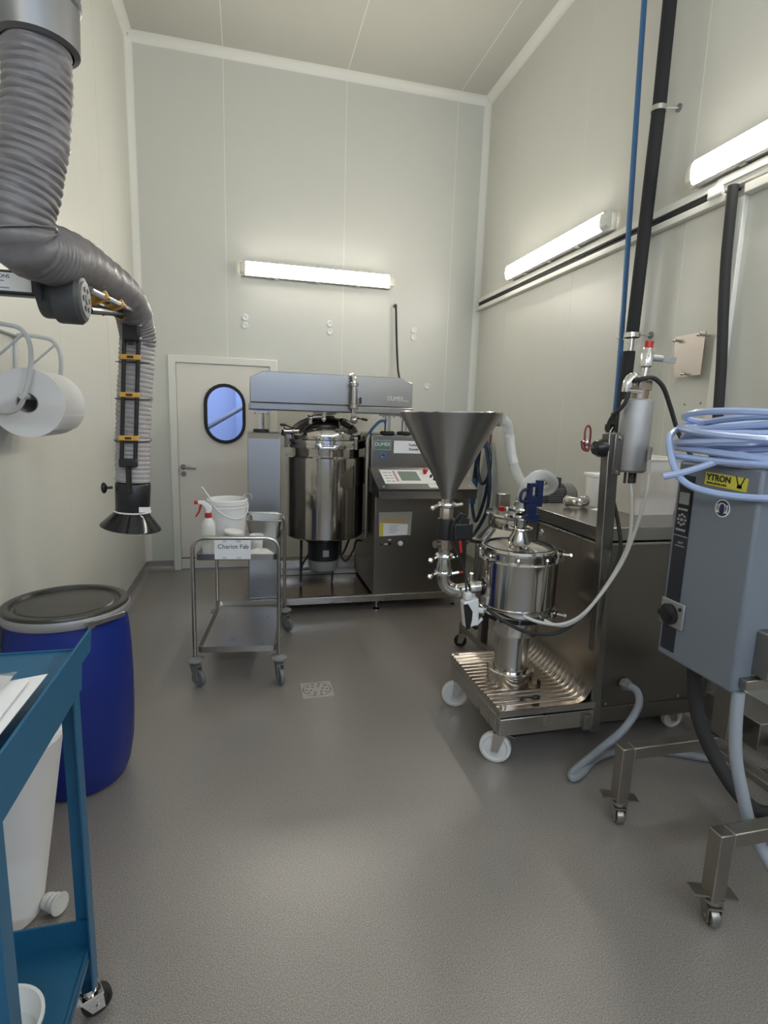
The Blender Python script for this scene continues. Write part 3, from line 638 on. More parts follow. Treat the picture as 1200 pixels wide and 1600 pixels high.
# ------------------------------------------------------------------ the trolley
TR = thing('serving_trolley', 'two tier stainless trolley carrying the white bucket and spray bottle', 'trolley', (0,0,0))
hw, hl = .242, .412
for sy in (-1, 1):
    y = sy*hl
    pts = [(-hw,y,.165),(-hw,y,.80)] + [(-hw+.07-.07*cos(a), y, .825+.07*sin(a)) for a in [pi/2*i/5 for i in range(6)]] + [(hw-.07+.07*sin(a), y, .825+.07*cos(a)) for a in [pi/2*i/5 for i in range(6)]] + [(hw,y,.80),(hw,y,.165)]
    obj('tube_frame', MB().tube(pts, .0125, 10), TROLL, TR)
def tray(z):
    mb = MB()
    x0, x1, y0, y1 = -hw+.012, hw-.012, -hl+.004, hl-.004
    outs = []
    lv = [(0,z+.035),(0,z),(.0,z)]
    A = rrect(x0,x1,y0,y1,.03); B = rrect(x0+.004,x1-.004,y0+.004,y1-.004,.028); C_ = rrect(x0+.02,x1-.02,y0+.02,y1-.02,.02)
    n = len(A)
    vs = [(x,y,z) for x,y in A]+[(x,y,z+.036) for x,y in A]+[(x,y,z+.036) for x,y in B]+[(x,y,z+.012) for x,y in C_]
    fs = [tuple(range(n-1,-1,-1))]
    for k in range(3): fs += [(k*n+i,k*n+(i+1)%n,(k+1)*n+(i+1)%n,(k+1)*n+i) for i in range(n)]
    fs.append(tuple(3*n+i for i in range(n)))
    return mb.add(vs, fs)
obj('shelf', tray(.762), TROLL, TR); obj('shelf', tray(.200), TROLL, TR)
for sx in (-1,1):
    for sy in (-1,1):
        p = (sx*hw, sy*hl, 0)
        obj('bumper', MB().lathe([(0,.152),(.045,.152),(.052,.158),(.05,.166),(.02,.178),(.013,.18)], p, n=24), GREYP, TR)
        castor(TR, p, .05, CASTG, CASTG, .152, face=-.9+.25*sx*sy, width=.026, brake=False, plate=.03, trail=.026)
sg = obj('sign', MB().box(-.115,.085,-hl-.022,-hl-.0195,.775,.886), PAPER, TR, 'white paper sign reading Chariot Fab')
text('lettering','Chariot Fab',.036,(-.012,-hl-.0225,.848),(1,0,0),(0,0,1),INK,sg,align='CENTER')
for x in (-.06,.02):
    obj('tape', MB().box(x-.012,x+.012,-hl-.0228,-hl-.0221,.872,.888), mat('clear_tape',(.6,.6,.62),.2), sg); obj('tape', MB().box(x-.012,x+.012,-hl-.0228,-hl-.0221,.774,.788), MATS['clear_tape'], sg)
TLOC, TROT = V((-.017,3.60,0)), -.108
TR.location = TLOC; TR.rotation_euler = (0,0,TROT)
RZ = Matrix.Rotation(TROT, 3, 'Z')
def on_tray(x, y, z=.774): return TLOC + RZ @ V((x,y,z))
# bucket
p = on_tray(-.10,-.02)
t = thing('plastic_bucket', 'white plastic bucket with wire bail on the trolley top', 'bucket', p)
px_, py_, pz_ = p
obj('pail', MB().lathe([(0,.004),(.098,.004),(.102,0),(.105,.004),(.121,.255),(.127,.258),(.128,.285),(.122,.290),(.117,.286),(.115,.25),(.100,.012),(0,.012)], p, n=40), WHITEP, t)
obj('rim_band', MB().lathe([(.121,.236),(.125,.238),(.125,.244),(.121,.246)], p, n=40), WHITEP, t)
bp_ = [p+V((.128*cos(a), .128*sin(a), .262-.085*sin((a+pi*.72)/(pi*.78)*pi) if True else 0)) for a in [-pi*.72+pi*.78*i/16 for i in range(17)]]
obj('bail_handle', MB().tube(bp_, .0045, 6), WHITEP, t)
single('spatula', MB().bar(p+V((.05,.06,.05)), p+V((-.1495,-.03,.365)), .021, .008), WHITEP, 'white plastic spatula sticking out of the bucket', 'spatula')
single('ladle', MB().tube(smooth_path([p+V((.075,-.02,.03)),p+V((.090,.03,.20)),p+V((.097,.055,.285)),p+V((.112,.056,.305)),p+V((.135,.06,.312)),p+V((.152,.06,.302)),p+V((.154,.06,.276))],5), .0045, 6), CHROME, 'thin steel hook handle leaning over the bucket rim', 'utensil')
# spray bottle
p = on_tray(-.168,-.305)
t = thing('spray_bottle', 'white spray bottle with red trigger head on the trolley', 'spray bottle', p)
obj('bottle', MB().lathe([(0,0),(.037,0),(.040,.006),(.040,.165),(.036,.19),(.022,.212),(.017,.222),(0,.222)], p, n=28), mat('milky_bottle',(.66,.66,.62),.35), t)
obj('collar', MB().lathe([(.0185,.218),(.020,.22),(.020,.244),(.016,.246),(0,.246)], p, n=20), RED, t)
hd = MB().prism([(-.055,.30),(-.058,.318),(-.02,.318),(.02,.285),(.022,.27),(.012,.246),(-.010,.246),(-.016,.275),(-.03,.295)], 'y', -.012, .012).move(Matrix.Translation(p))
obj('trigger_head', hd, WHITEP, t, bevel=.004)
obj('trigger', MB().prism([(-.030,.298),(-.046,.298),(-.056,.255),(-.074,.225),(-.066,.222),(-.046,.25)], 'y', -.008, .008).move(Matrix.Translation(p)), RED, t, bevel=.003)
obj('nozzle', MB().cyl(p+V((-.056,0,.309)), p+V((-.076,0,.309)), .011), RED, t)
# cups, cloth, pan
for (x,y,lb,h,r) in ((-.055,-.20,'white plastic jar with loose lid behind the paper sign',.088,.052),(.095,-.18,'small white beaker on the trolley right of the paper sign',.088,.040)):
    p = on_tray(x,y); t = thing('plastic_jar' if h==.088 and r>.05 else 'beaker', lb, 'jar' if r>.05 else 'cup', p)
    obj('body', MB().lathe([(0,0),(r*.86,0),(r*.9,.004),(r,h*.92),(r*1.04,h*.93),(r*1.04,h),(r*.97,h),(r*.86,.008),(0,.008)], p, n=28), WHITEP, t)
    if r > .05: obj('lid', MB().lathe([(0,0),(r*.9,0),(r*1.05,.006),(r*1.05,.018),(r*.9,.022),(0,.022)], p+V((.012,0,h+.012)), (.15,-.1,1), 28), WHITEP, t)
    else: obj('rim', MB().ring(p+V((0,0,h)), (0,0,1), r*1.03, .003), WHITEP, t)
def crumple(name, cxyz, sx, sy, h, mt_, label, cat, n=14, seed=1, rz=0):
    rnd = random.Random(seed); mb = MB(); vs = []; fs = []
    ph = [rnd.uniform(0,6.28) for _ in range(8)]
    for k, off in ((0,0),(1,.004)):
        for i in range(n):
            for j in range(n):
                u, v_ = i/(n-1)-.5, j/(n-1)-.5
                e = max(0, 1-(2*abs(u))**3)*max(0, 1-(2*abs(v_))**3)
                z = h*e*(.55+.25*sin(9*u+ph[0])*cos(8*v_+ph[1])+.2*sin(17*u+13*v_+ph[2])) + off
                q = Matrix.Rotation(rz,3,'Z') @ V((u*sx*(1+.08*sin(6*v_+ph[3])), v_*sy*(1+.08*sin(7*u+ph[4])), max(z,off)))
                vs.append(V(cxyz)+q)
    N = n*n
    for i in range(n-1):
        for j in range(n-1):
            a = i*n+j; fs.append((a,a+1,a+n+1,a+n)); fs.append((N+a,N+a+n,N+a+n+1,N+a+1))
    for i in range(n-1):
        for a,b in ((i,i+1),((n-1)*n+i,(n-1)*n+i+1),(i*n,(i+1)*n),(i*n+n-1,(i+1)*n+n-1)): fs.append((a,b,N+b,N+a))
    mb.add(vs, fs); return single(name, mb, mt_, label, cat, ang=60)
crumple('folded_cloth', on_tray(.118,-.305), .155, .14, .035, mat('cloth_white',(.68,.68,.66),.9), 'crumpled white cloth lying on the trolley beside the paper sign', 'cloth', seed=3, rz=.3)
p = on_tray(.115,.25)
pn = thing('steel_pan', 'rectangular stainless pan at the far end of the trolley top', 'pan', p)
def wb_(x,y,z): return p + RZ @ V((x,y,z))
A = rrect(-.115,.115,-.13,.13,.02); B = rrect(-.095,.095,-.11,.11,.02); n = len(A)
vs = [wb_(x,y,0) for x,y in B]+[wb_(x,y,.118) for x,y in A]+[wb_(x*.96,y*.96,.118) for x,y in A]+[wb_(x*.97,y*.97,.006) for x,y in B]
fs = [tuple(range(n-1,-1,-1))]+[(k*n+i,k*n+(i+1)%n,(k+1)*n+(i+1)%n,(k+1)*n+i) for k in range(3) for i in range(n)]+[tuple(3*n+i for i in range(n))]
obj('pan_body', MB().add(vs,fs), TROLL, pn); obj('pan_rim', MB().tube([wb_(x,y,.118) for x,y in A], .005, 6, closed=True), TROLL, pn)

# ------------------------------------------------------------------ powder mixing machine on castors
YM = thing('powder_mixer', 'stainless wheeled powder mixing unit with funnel, pot and cabinet', 'mixer', (1.6, 2.4, 0))
BODY = mat('mixer_body_steel',(.22,.20,.175),.36,1,noise=.06,nscale=16,stretch=(30,30,.6),rn=.05)
# corrugated platform that curves up into the body side
mb = MB(); path = [(1.105+.0325*i) for i in range(13)]; sec = [(x,.305,1) for x in path]
for i in range(1,13):
    a = pi/2*i/12; sec.append((1.495+.092*sin(a), .305+.15*(1-cos(a)), max(0,1-i/9)))
sec += [(1.588,.62,0),(1.592,.80,0),(1.596,1.04,0)]
y0, y1 = 2.10, 2.74; ny = 145; vs = []; fs = []
for x,z,fade in sec:
    for j in range(ny):
        y = y0+(y1-y0)*j/(ny-1); rp = max(0, sin(2*pi*(y-y0)/.036))**1.5*.0085 if .02 < y-y0 < .62 else 0
        vs.append((x, y, z+rp*fade))
for i in range(len(sec)-1):
    for j in range(ny-1): a = i*ny+j; fs.append((a,a+1,a+ny+1,a+ny))
plt = obj('drip_sheet', mb.add(vs,fs), mat('drip_steel',(.46,.41,.36),.27,1), YM, ang=60)
obj('platform', MB().box(1.105,1.60,2.10,2.74,.272,.304), STEEL, YM)
for x,y in ((1.135,2.13),(1.135,2.71)): obj('bolt', MB().lathe([(0,0),(.013,0),(.013,.010),(.009,.013),(0,.013)], (x,y,.305), n=8), STEEL, YM)
fr = MB().box(1.112,1.16,2.156,2.689,.175,.26).box(1.112,1.60,2.105,2.155,.175,.26).box(1.112,1.60,2.69,2.735,.175,.26)
obj('chassis', fr, STEEL, YM, bevel=.004)
obj('chassis_bracket', MB().box(1.54,1.58,2.085,2.107,.17,.245), STEELD, YM, bevel=.003)
obj('chassis_spacer', MB().box(1.18,1.58,2.13,2.70,.258,.274), BLACKM, YM)
for p, fa in (((1.155,2.175,0),-.55),((1.155,2.70,0),-.35)):
    castor(YM, p, .075, WHEELW, STEEL, .177, face=pi+fa, width=.034, plate=.042, trail=.02)
for p in ((2.2,2.28,0),(2.2,2.72,0)): castor(YM, p, .06, WHEELW, STEEL, .135, face=0, width=.034, plate=.042, trail=.02, brake=False)
by0, by1 = 2.19, 2.86
body = obj('body', MB().prism([(1.598,1.052),(1.598,.51),(1.592,.44),(1.58,.30),(1.58,.14),(2.33,.14),(2.33,1.052)], 'y', by0, by1), BODY, YM, bevel=.005)
obj('body_skirt', MB().box(1.62,2.33,2.183,2.19,.135,.215), BODY, body, bevel=.002)
obj('body_lip', MB().box(1.588,2.34,2.18,2.87,1.044,1.056), STEEL, body, bevel=.002)
for x in (1.72,1.93,2.15): obj('screw', MB().ball((x,2.186,.235),.008,1,.6,1,8), CHROME, body)
obj('body_seam', MB().box(1.592,1.599,2.74,2.745,.35,1.04), BLACKM, body)
obj('top_slab', MB().box(1.582,2.36,2.165,2.885,1.068,1.132), STEELH, YM, bevel=.004)
obj('slab_gap', MB().box(1.605,2.33,2.2,2.86,1.055,1.07), BLACKM, YM)
obj('lock', MB().lathe([(0,0),(.019,0),(.019,.004),(.012,.008),(.012,.004),(0,.004)], (1.596,2.70,1.0), (-1,0,0), 20), CHROME, body)
# upright post, leaning slightly
pa, pb = V((1.632,2.155,.125)), V((1.578,2.155,1.567))
post = obj('post', MB().bar(pa, pb, .058, .052, (0,1,0)), mat('post_steel',(.25,.24,.22),.40,1,noise=.1,nscale=8,rn=.06), YM, bevel=.004)
pl_ = MB().box(1.575,1.618,2.118,2.130,1.38,1.56); obj('filter_plate', pl_, STEELD, post, bevel=.003)
for z in (1.545,1.395): obj('bolt', MB().ball((1.596,2.116,z),.009,1,.7,1,8), CHROME, post)
# homogeniser column and pot
CX, CY = 1.29, 2.38
def lat(name, prof, mt_, n=44, par=YM): return obj(name, MB().lathe(prof, (CX,CY,0), n=n), mt_, par)
lat('column_foot', [(0,.306),(.113,.306),(.116,.312),(.116,.375),(.110,.382),(.088,.384)], POLISH)
lat('column', [(.086,.383),(.086,.575)], POLISH)
lat('column_head', [(.086,.572),(.120,.575),(.122,.58),(.122,.652),(.10,.655)], POLISH)
lat('drive_flange', [(.10,.653),(.155,.656),(.155,.688),(.10,.69)], BLACK)
lf = lat('lower_clamp_ring', [(.15,.688),(.185,.690),(.190,.70),(.190,.716),(.182,.722),(.15,.724)], CHROME)
pot = lat('pot', [(.15,.70),(.184,.724),(.192,.735),(.192,.948),(.186,.955),(.172,.958),(.172,.985),(.15,.985)], POLISH, 56)
lid = lat('pot_lid', [(.165,.985),(.183,.987),(.186,.998),(.180,1.008),(.172,1.010),(.160,1.004),(.12,1.018),(.05,1.03),(0,1.03)], POLISH, 56)
obj('lid_gasket', MB().ring((CX,CY,1.009),(0,0,1),.165,.004,48,6), BLACKM, lid)
for i in range(8):
    a = 2*pi*i/8+.3; x,y = CX+.183*cos(a), CY+.183*sin(a)
    obj('pot_bolt', MB().cyl((x,y,.948),(x,y,.972),.008,n=8).ball((x,y,.974),.010,n=8), CHROME, pot)
for i in range(10):
    a = 2*pi*i/10; x,y = CX+.165*cos(a), CY+.165*sin(a)
    obj('flange_bolt', MB().cyl((x,y,.66),(x,y,.69),.007,n=8), STEEL, lf)
def latch(x,y,z,a,par):
    d = V((cos(a),sin(a),0)); s = V((-sin(a),cos(a),0)); q = V((x,y,z))
    mb = MB().bar(q-s*.03, q+s*.03, .012, .03).cyl(q+s*.015+d*.01, q+s*.015+d*.045, .006, n=8).ball(q+s*.015+d*.048,.011,n=8).cyl(q-s*.03-V((0,0,.018)), q-s*.03+V((0,0,.018)), .007, n=8)
    return obj('clamp_latch', mb, CHROME, par)
a = -.75; latch(CX+.195*cos(a),CY+.195*sin(a),.99,a,lid); latch(CX+.20*cos(-.9),CY+.20*sin(-.9),.705,-.9,lf)
a=-.2; obj('hinge', MB().bar((CX+.19,CY-.06,.94),(CX+.19,CY-.06,1.0),.04,.03), CHROME, lid)
sp_ = lat('inlet_cone', [(.055,1.024),(.054,1.04),(.034,1.075),(.032,1.10),(.034,1.135)], POLISH, 28)
obj('sight_ring', MB().ring((CX,CY,1.095),(0,0,1),.055,.006,28,8), CHROME, sp_)
for z in (1.15,1.185):
    obj('pipe_clamp', MB().lathe([(.03,-.012),(.044,-.011),(.048,-.004),(.048,.004),(.044,.011),(.03,.012)], (CX,CY,z), n=24).cyl((CX-.05,CY-.01,z),(CX-.085,CY-.02,z+.006),.008,n=8).ball((CX-.09,CY-.021,z+.007),.012,n=8).box(CX+.03,CX+.075,CY-.03,CY-.008,z-.01,z+.012), CHROME, sp_)
obj('hose_tail', MB().lathe([(.032,1.195),(.030,1.23),(.028,1.25)], (CX,CY,0), n=20), STEEL, sp_)
# funnel branch
FX, FY = .92, 2.42
ax = V((-.02,0,1)).normalized()
fo = V((FX+.004,FY,1.235))
fun = obj('funnel', MB().lathe([(.030,0),(.036,.03),(.232,.398),(.238,.400),(.236,.394),(.034,.032),(.026,0)], fo, ax, 64), mat('funnel_steel',(.35,.34,.325),.30,1,noise=.06,nscale=10,rn=.05), YM)
obj('funnel_rim', MB().ring(fo+ax*.399, ax, .234, .004, 64, 8), CHROME, fun)
def seg(name, prof, mt_, n=24): return obj(name, MB().lathe(prof, (FX,FY,0), n=n), mt_, fun)
for z in (1.205,.955,.875):
    mbc = MB().lathe([(.026,-.012),(.042,-.010),(.046,-.003),(.046,.003),(.042,.010),(.026,.012)], (FX,FY,z), n=24).cyl((FX-.044,FY-.01,z),(FX-.075,FY-.03,z-.008),.008,n=8).ball((FX-.08,FY-.033,z-.01),.013,n=8).cyl((FX+.03,FY-.03,z),(FX+.065,FY-.03,z+.006),.009,n=8)
    obj('pipe_clamp', mbc, CHROME, fun)
seg('neck', [(.030,1.235),(.028,1.175)], POLISH)
seg('valve_end', [(.031,1.195),(.034,1.19),(.034,1.14),(.030,1.135)], BRASS, 8)
vb = seg('valve_body', [(0,1.14),(.042,1.138),(.044,1.13),(.044,1.045),(.040,1.04),(0,1.04)], BLACK)
obj('actuator', MB().box(FX+.02,FX+.125,FY-.045,FY+.045,1.035,1.125), BLACK, vb, bevel=.012)
obj('actuator_cap', MB().cyl((FX+.06,FY-.02,1.12),(FX+.075,FY-.02,1.165),.025).box(FX+.055,FX+.10,FY-.045,FY-.01,1.12,1.145), BLACK, vb)
obj('red_handle', MB().bar((FX+.055,FY-.05,1.04),(FX+.06,FY-.06,.985),.012,.006), RED, vb)
obj('valve_cable', MB().tube(smooth_path([(FX+.075,FY-.03,1.16),(FX+.04,FY-.06,1.165),(FX+.01,FY-.065,1.12),(FX+.01,FY-.06,1.04),(FX+.05,FY-.06,.97),(FX+.085,FY-.07,.87),(FX+.085,FY-.09,.80)],6), .006, 6), BLACK, vb)
seg('valve_end', [(.030,1.045),(.036,1.04),(.036,.995),(.030,.99)], BRASS, 8)
obj('side_plug', MB().cyl((FX-.03,FY,1.015),(FX-.055,FY-.01,1.015),.018,n=10), STEELD, fun)
seg('reducer', [(.030,.992),(.028,.965),(.030,.945),(.040,.885),(.038,.865)], POLISH)
obj('elbow', MB().tube(smooth_path([(FX,FY,.875),(FX,FY,.85),(FX+.015,FY-.003,.81),(FX+.06,FY-.01,.785),(FX+.12,FY-.015,.79)],6), .032, 16), POLISH, fun)
obj('elbow_clamp', MB().lathe([(.034,-.012),(.048,-.010),(.048,.010),(.034,.012)], (FX+.135,FY-.017,.795), (1,0,.1), 24).cyl((FX+.13,FY-.03,.82),(FX+.13,FY-.04,.875),.010,n=8), CHROME, fun)
obj('branch_pipe', MB().cyl((FX+.145,FY-.017,.797),(CX-.15,CY,.812),.027), POLISH, fun)
obj('red_lever', MB().bar((FX+.055,FY+.02,.862),(FX+.11,FY+.02,.864),.014,.006), RED, fun)
sw = obj('level_switch', MB().add([(1.000,2.335,.745),(1.075,2.335,.762),(1.085,2.335,.63),(1.02,2.335,.612),(1.000,2.39,.745),(1.075,2.39,.762),(1.085,2.39,.63),(1.02,2.39,.612)], [(0,1,2,3),(7,6,5,4),(0,4,5,1),(1,5,6,2),(2,6,7,3),(3,7,4,0)]), WHITEP, YM, 'white and black plastic switch box', bevel=.006)
obj('switch_cover', MB().add([(.998,2.332,.735),(1.02,2.332,.738),(1.045,2.332,.70),(1.045,2.332,.66),(1.037,2.332,.614),(1.018,2.332,.610)]+[(.998,2.336,.735),(1.02,2.336,.738),(1.045,2.336,.70),(1.045,2.336,.66),(1.037,2.336,.614),(1.018,2.336,.610)], [(0,1,2,3,4,5),(11,10,9,8,7,6)]+[(i,(i+1)%6,6+(i+1)%6,6+i) for i in range(6)]), BLACK, sw)
obj('switch_cap', MB().box(1.008,1.042,2.34,2.38,.752,.792), WHITEP, sw, bevel=.008)
obj('switch_knob', MB().cyl((1.08,2.35,.70),(1.105,2.345,.695),.014).bar((1.075,2.35,.625),(1.10,2.34,.66),.012,.012), WHITEP, sw)
# filter cylinder on the post
t = thing('water_filter', 'grey cylindrical housing bolted to the mixer post under a ball valve', 'filter', (1.68, 2.13, 1.33))
fx, fy = 1.681, 2.138
obj('housing', MB().lathe([(0,1.395),(.058,1.395),(.067,1.405),(.067,1.70),(.062,1.712),(.05,1.718),(0,1.72)], (fx,fy,0), n=32), ALU, t)
for dx in (-.03,0,.022): obj('drain_pin', MB().cyl((fx+dx,fy-.01,1.345),(fx+dx,fy-.01,1.40),.012 if dx==0 else .006,n=8), DGREY, t)
obj('head_block', MB().cyl((fx+.005,fy,1.715),(fx+.005,fy,1.76),.032).box(fx-.02,fx+.045,fy-.03,fy+.03,1.755,1.80), BRASS, t, bevel=.003)
obj('elbow', MB().tube(smooth_path([(fx-.005,fy,1.79),(fx-.03,fy,1.81),(fx-.055,fy,1.79),(fx-.06,fy,1.745)],5), .022, 12), CHROME, t)
obj('side_tap', MB().cyl((fx-.07,fy-.02,1.752),(fx,fy-.02,1.748),.011), CHROME, t)
obj('riser', MB().cyl((fx+.012,fy,1.73),(fx+.030,fy,1.88),.014), STEEL, t)
vv = obj('ball_valve', MB().lathe([(.02,-.03),(.026,-.025),(.026,.03),(.02,.04),(.018,.06)], (fx+.026,fy,1.885), n=14), CHROME, t)
obj('cap', MB().cyl((fx+.026,fy,1.935),(fx+.028,fy,1.965),.019), RED, vv, 'red plastic cap')
obj('lever', MB().cyl((fx+.04,fy-.01,1.895),(fx+.09,fy-.015,1.893),.014,n=10).bar((fx+.075,fy-.015,1.893),(fx+.155,fy-.02,1.889),.012,.024), ALU, vv)
obj('copper_stub', MB().cyl((fx+.052,fy+.02,1.70),(fx+.060,fy+.02,1.79),.012), COPPER, t)
obj('side_nipple', MB().cyl((fx+.035,fy-.06,1.50),(fx+.035,fy-.075,1.50),.012).cyl((fx+.035,fy-.07,1.51),(fx+.033,fy-.07,1.45),.010), ALU, t)
t = thing('post_hook', 'red wire hook clamped to the side of the mixer post', 'hook', (1.49, 2.15, 1.47))
obj('clamp', MB().lathe([(0,0),(.028,0),(.040,.012),(.040,.035),(.030,.055),(0,.058)], (1.552,2.15,1.497), (-1,0,.05), 12), BLACK, t)
obj('stem', MB().cyl((1.50,2.15,1.50),(1.455,2.15,1.518),.008).ball((1.452,2.15,1.52),.015), CHROME, t)
obj('hook', MB().tube(smooth_path([(1.43,2.13,1.53),(1.432,2.135,1.575),(1.447,2.14,1.595),(1.462,2.14,1.575),(1.462,2.14,1.51),(1.452,2.135,1.492),(1.435,2.13,1.498),(1.425,2.125,1.525)],6), .0045, 6), REDM, t)
obj('hook', MB().tube(smooth_path([(1.45,2.12,1.50),(1.43,2.10,1.488),(1.405,2.10,1.495),(1.395,2.10,1.53)],6), .0045, 6), REDM, t)
# cables between filter, pot and enclosure
single('black_cable', MB().tube(smooth_path([(1.640,2.116,1.79),(1.662,2.088,1.802),(1.71,2.085,1.805),(1.775,2.10,1.77),(1.84,2.12,1.69),(1.905,2.12,1.57),(1.94,2.05,1.45),(1.95,1.95,1.30),(1.945,1.84,1.12),(1.935,1.76,.93)],6), .010, 8), RUBBER, 'black cable arching over the filter housing', 'cable')
TUBES = (('milky plastic tube sagging from the filter nipple to the pot', [(1.715,2.062,1.455),(1.702,2.045,1.30),(1.650,2.045,1.08),(1.585,2.045,.94),(1.47,2.06,.775),(1.385,2.10,.705),(1.30,2.16,.697),(1.235,2.192,.72)]),
         ('milky plastic tube sagging from the filter drain pin to the pot', [(1.681,2.128,1.35),(1.683,2.11,1.28),(1.668,2.075,1.10),(1.598,2.064,.945),(1.488,2.075,.772),(1.42,2.105,.700),(1.38,2.15,.682),(1.345,2.190,.692)]))
for lb, pts in TUBES: single('drain_tube', MB().tube(smooth_path(pts,7), .0075, 8), CLEARW, lb, 'tube')
single('pot_cable', MB().tube(smooth_path([(1.614,2.112,1.742),(1.597,2.115,1.69),(1.591,2.185,1.628),(1.596,2.208,1.56),(1.615,2.210,1.42),(1.645,2.195,1.28),(1.650,2.140,1.16),(1.645,2.100,1.05),(1.612,2.087,.95),(1.555,2.086,.85),(1.465,2.110,.715),(1.375,2.140,.645),(1.25,2.17,.648),(1.15,2.22,.690),(1.10,2.29,.725)],7), .009, 8), RUBBER, 'black cable running from the filter down around the foot of the pot', 'cable')
# grey power cable from the body to the floor
t = thing('power_cable', 'thick grey cable curving from the mixer body down to the floor', 'cable', (1.82, 2.1, .05))
obj('gland', MB().lathe([(0,0),(.030,0),(.030,.022),(.026,.026),(.022,.05),(0,.052)], (1.815,2.185,.335), (0,-1,.12), 6), GREYP, t)
obj('cord', MB().tube(smooth_path([(1.815,2.15,.34),(1.83,2.105,.33),(1.82,2.075,.27),(1.74,2.06,.17),(1.62,2.05,.09),(1.52,2.03,.045),(1.44,2.0,.022),(1.42,1.97,.02),(1.47,1.985,.019),(1.62,2.08,.019),(1.80,2.11,.019),(2.0,2.06,.019),(2.15,1.98,.019),(2.3,1.9,.019)],7), .018, 10), CABLEG, t)

# things standing on the mixer top
ZT = 1.1325
t = thing('white_bin', 'large cream plastic bin standing on the mixer top', 'bin', (2.14, 2.56, ZT))
def tub(cx, cy, w, d, h, tap, z, th=.004, r=.03):
    A = rrect(cx-w*tap/2,cx+w*tap/2,cy-d*tap/2,cy+d*tap/2,r); B = rrect(cx-w/2,cx+w/2,cy-d/2,cy+d/2,r*1.2); n = len(A)
    C_ = [(cx+(x-cx)*.95, cy+(y-cy)*.95) for x,y in B]; D_ = [(cx+(x-cx)*.95, cy+(y-cy)*.95) for x,y in A]
    vs = [(x,y,z) for x,y in A]+[(x,y,z+h) for x,y in B]+[(x,y,z+h) for x,y in C_]+[(x,y,z+.006) for x,y in D_]
    fs = [tuple(range(n-1,-1,-1))]+[(k*n+i,k*n+(i+1)%n,(k+1)*n+(i+1)%n,(k+1)*n+i) for k in range(3) for i in range(n)]+[tuple(3*n+i for i in range(n))]
    return MB().add(vs, fs), B
bn, rim = tub(2.13,2.58,.30,.26,.30,.86,ZT); obj('bin_body', bn, BINW, t)
obj('bin_rim', MB().tube([(x,y,ZT+.297) for x,y in rim], .009, 8, closed=True), BINW, t)
bx_, rim = tub(1.998,2.80,.12,.12,.17,.9,ZT); t = thing('white_box', 'small white plastic box between the mixer post and the cream bin', 'box', (1.998,2.80,ZT)); obj('box_body', bx_, WHITEB, t); obj('box_lid', MB().box(1.935,2.061,2.737,2.863,ZT+.168,ZT+.19), WHITEB, t, bevel=.005)
t = thing('pipe_bend', 'polished steel pipe bend lying on the mixer top', 'pipe fitting', (1.83,2.75,ZT))
bend = [(1.835+.055*cos(a), 2.765+.055*sin(a)*.9, ZT+.034) for a in [pi*1.02+pi*.98*i/12 for i in range(13)]]
obj('bend', MB().tube(bend, .026, 14), POLISH, t)
for q, d in ((bend[0], V(bend[0])-V(bend[1])),(bend[-1], V(bend[-1])-V(bend[-2]))): obj('ferrule', MB().lathe([(.024,-.004),(.032,-.003),(.032,.003),(.022,.004)], q, d, 20), CHROME, t)
t = thing('paper_scrap', 'small folded white paper lying on the mixer top', 'paper', (1.89,2.63,ZT))
obj('lower_fold', MB().prism([(1.87,2.60),(1.98,2.62),(1.97,2.68),(1.86,2.66)], 'z', ZT, ZT+.0012), PAPER, t, flat=True)
obj('upper_fold', MB().add([(1.87,2.60,ZT+.0014),(1.98,2.62,ZT+.008),(1.965,2.67,ZT+.016),(1.862,2.655,ZT+.002),(1.87,2.60,ZT+.0024),(1.98,2.62,ZT+.009),(1.965,2.67,ZT+.017),(1.862,2.655,ZT+.003)], [(3,2,1,0),(4,5,6,7),(0,1,5,4),(1,2,6,5),(2,3,7,6),(3,0,4,7)]), PAPER, t, flat=True)
t = thing('plastic_key', 'small black plastic toggle key lying on the ribbed platform', 'key', (1.30,2.155,.312))
obj('grip', MB().ball((1.315,2.155,.325),.02,1.1,.7,.65), BLACK, t); obj('shank', MB().cyl((1.30,2.16,.322),(1.245,2.175,.322),.006,.003,8), BLACK, t)
single('rib_clip', MB().box(1.40,1.412,2.28,2.30,.312,.340), BLACK, 'tiny black clip on the curved ribbed sheet', 'clip', bevel=.002)

# ------------------------------------------------------------------ vessel on its own wheeled frame, behind the pot
VF = thing('wheeled_vessel', 'lidded stainless vessel on a square wheeled frame behind the pot', 'vessel', (1.75, 3.25, 0))
vx, vy = 1.74, 3.22
fr = MB().box(1.47,1.52,2.98,3.50,.13,.18).box(2.0,2.05,2.98,3.50,.13,.18).box(1.52,2.0,2.98,3.03,.13,.18).box(1.52,2.0,3.45,3.50,.13,.18)
obj('floor_frame', fr, STANDM, VF, bevel=.003)
obj('frame_leg', MB().box(1.47,1.52,3.13,3.18,.18,.83), STANDM, VF, bevel=.003); obj('frame_leg', MB().box(2.0,2.05,3.13,3.18,.18,.83), STANDM, VF, bevel=.003)
obj('frame_arm', MB().box(1.47,2.05,3.10,3.18,.83,.845), STANDM, VF, bevel=.003)
obj('cross_tube', MB().cyl((1.33,3.10,.875),(1.50,3.13,.84),.018), CHROME, VF)
for p in ((1.495,3.47,0),(2.025,3.47,0),(1.495,3.01,0),(2.025,3.01,0)): castor(VF, p, .045, RUBBER, STEELD, .13, face=2.6, width=.03, plate=.035, trail=.02)
obj('vessel_body', MB().lathe([(0,.42),(.15,.45),(.27,.52),(.28,.56),(.28,.80),(.27,.84),(.205,.915),(.20,.93)], (vx,vy,0), n=48), POLISH, VF)
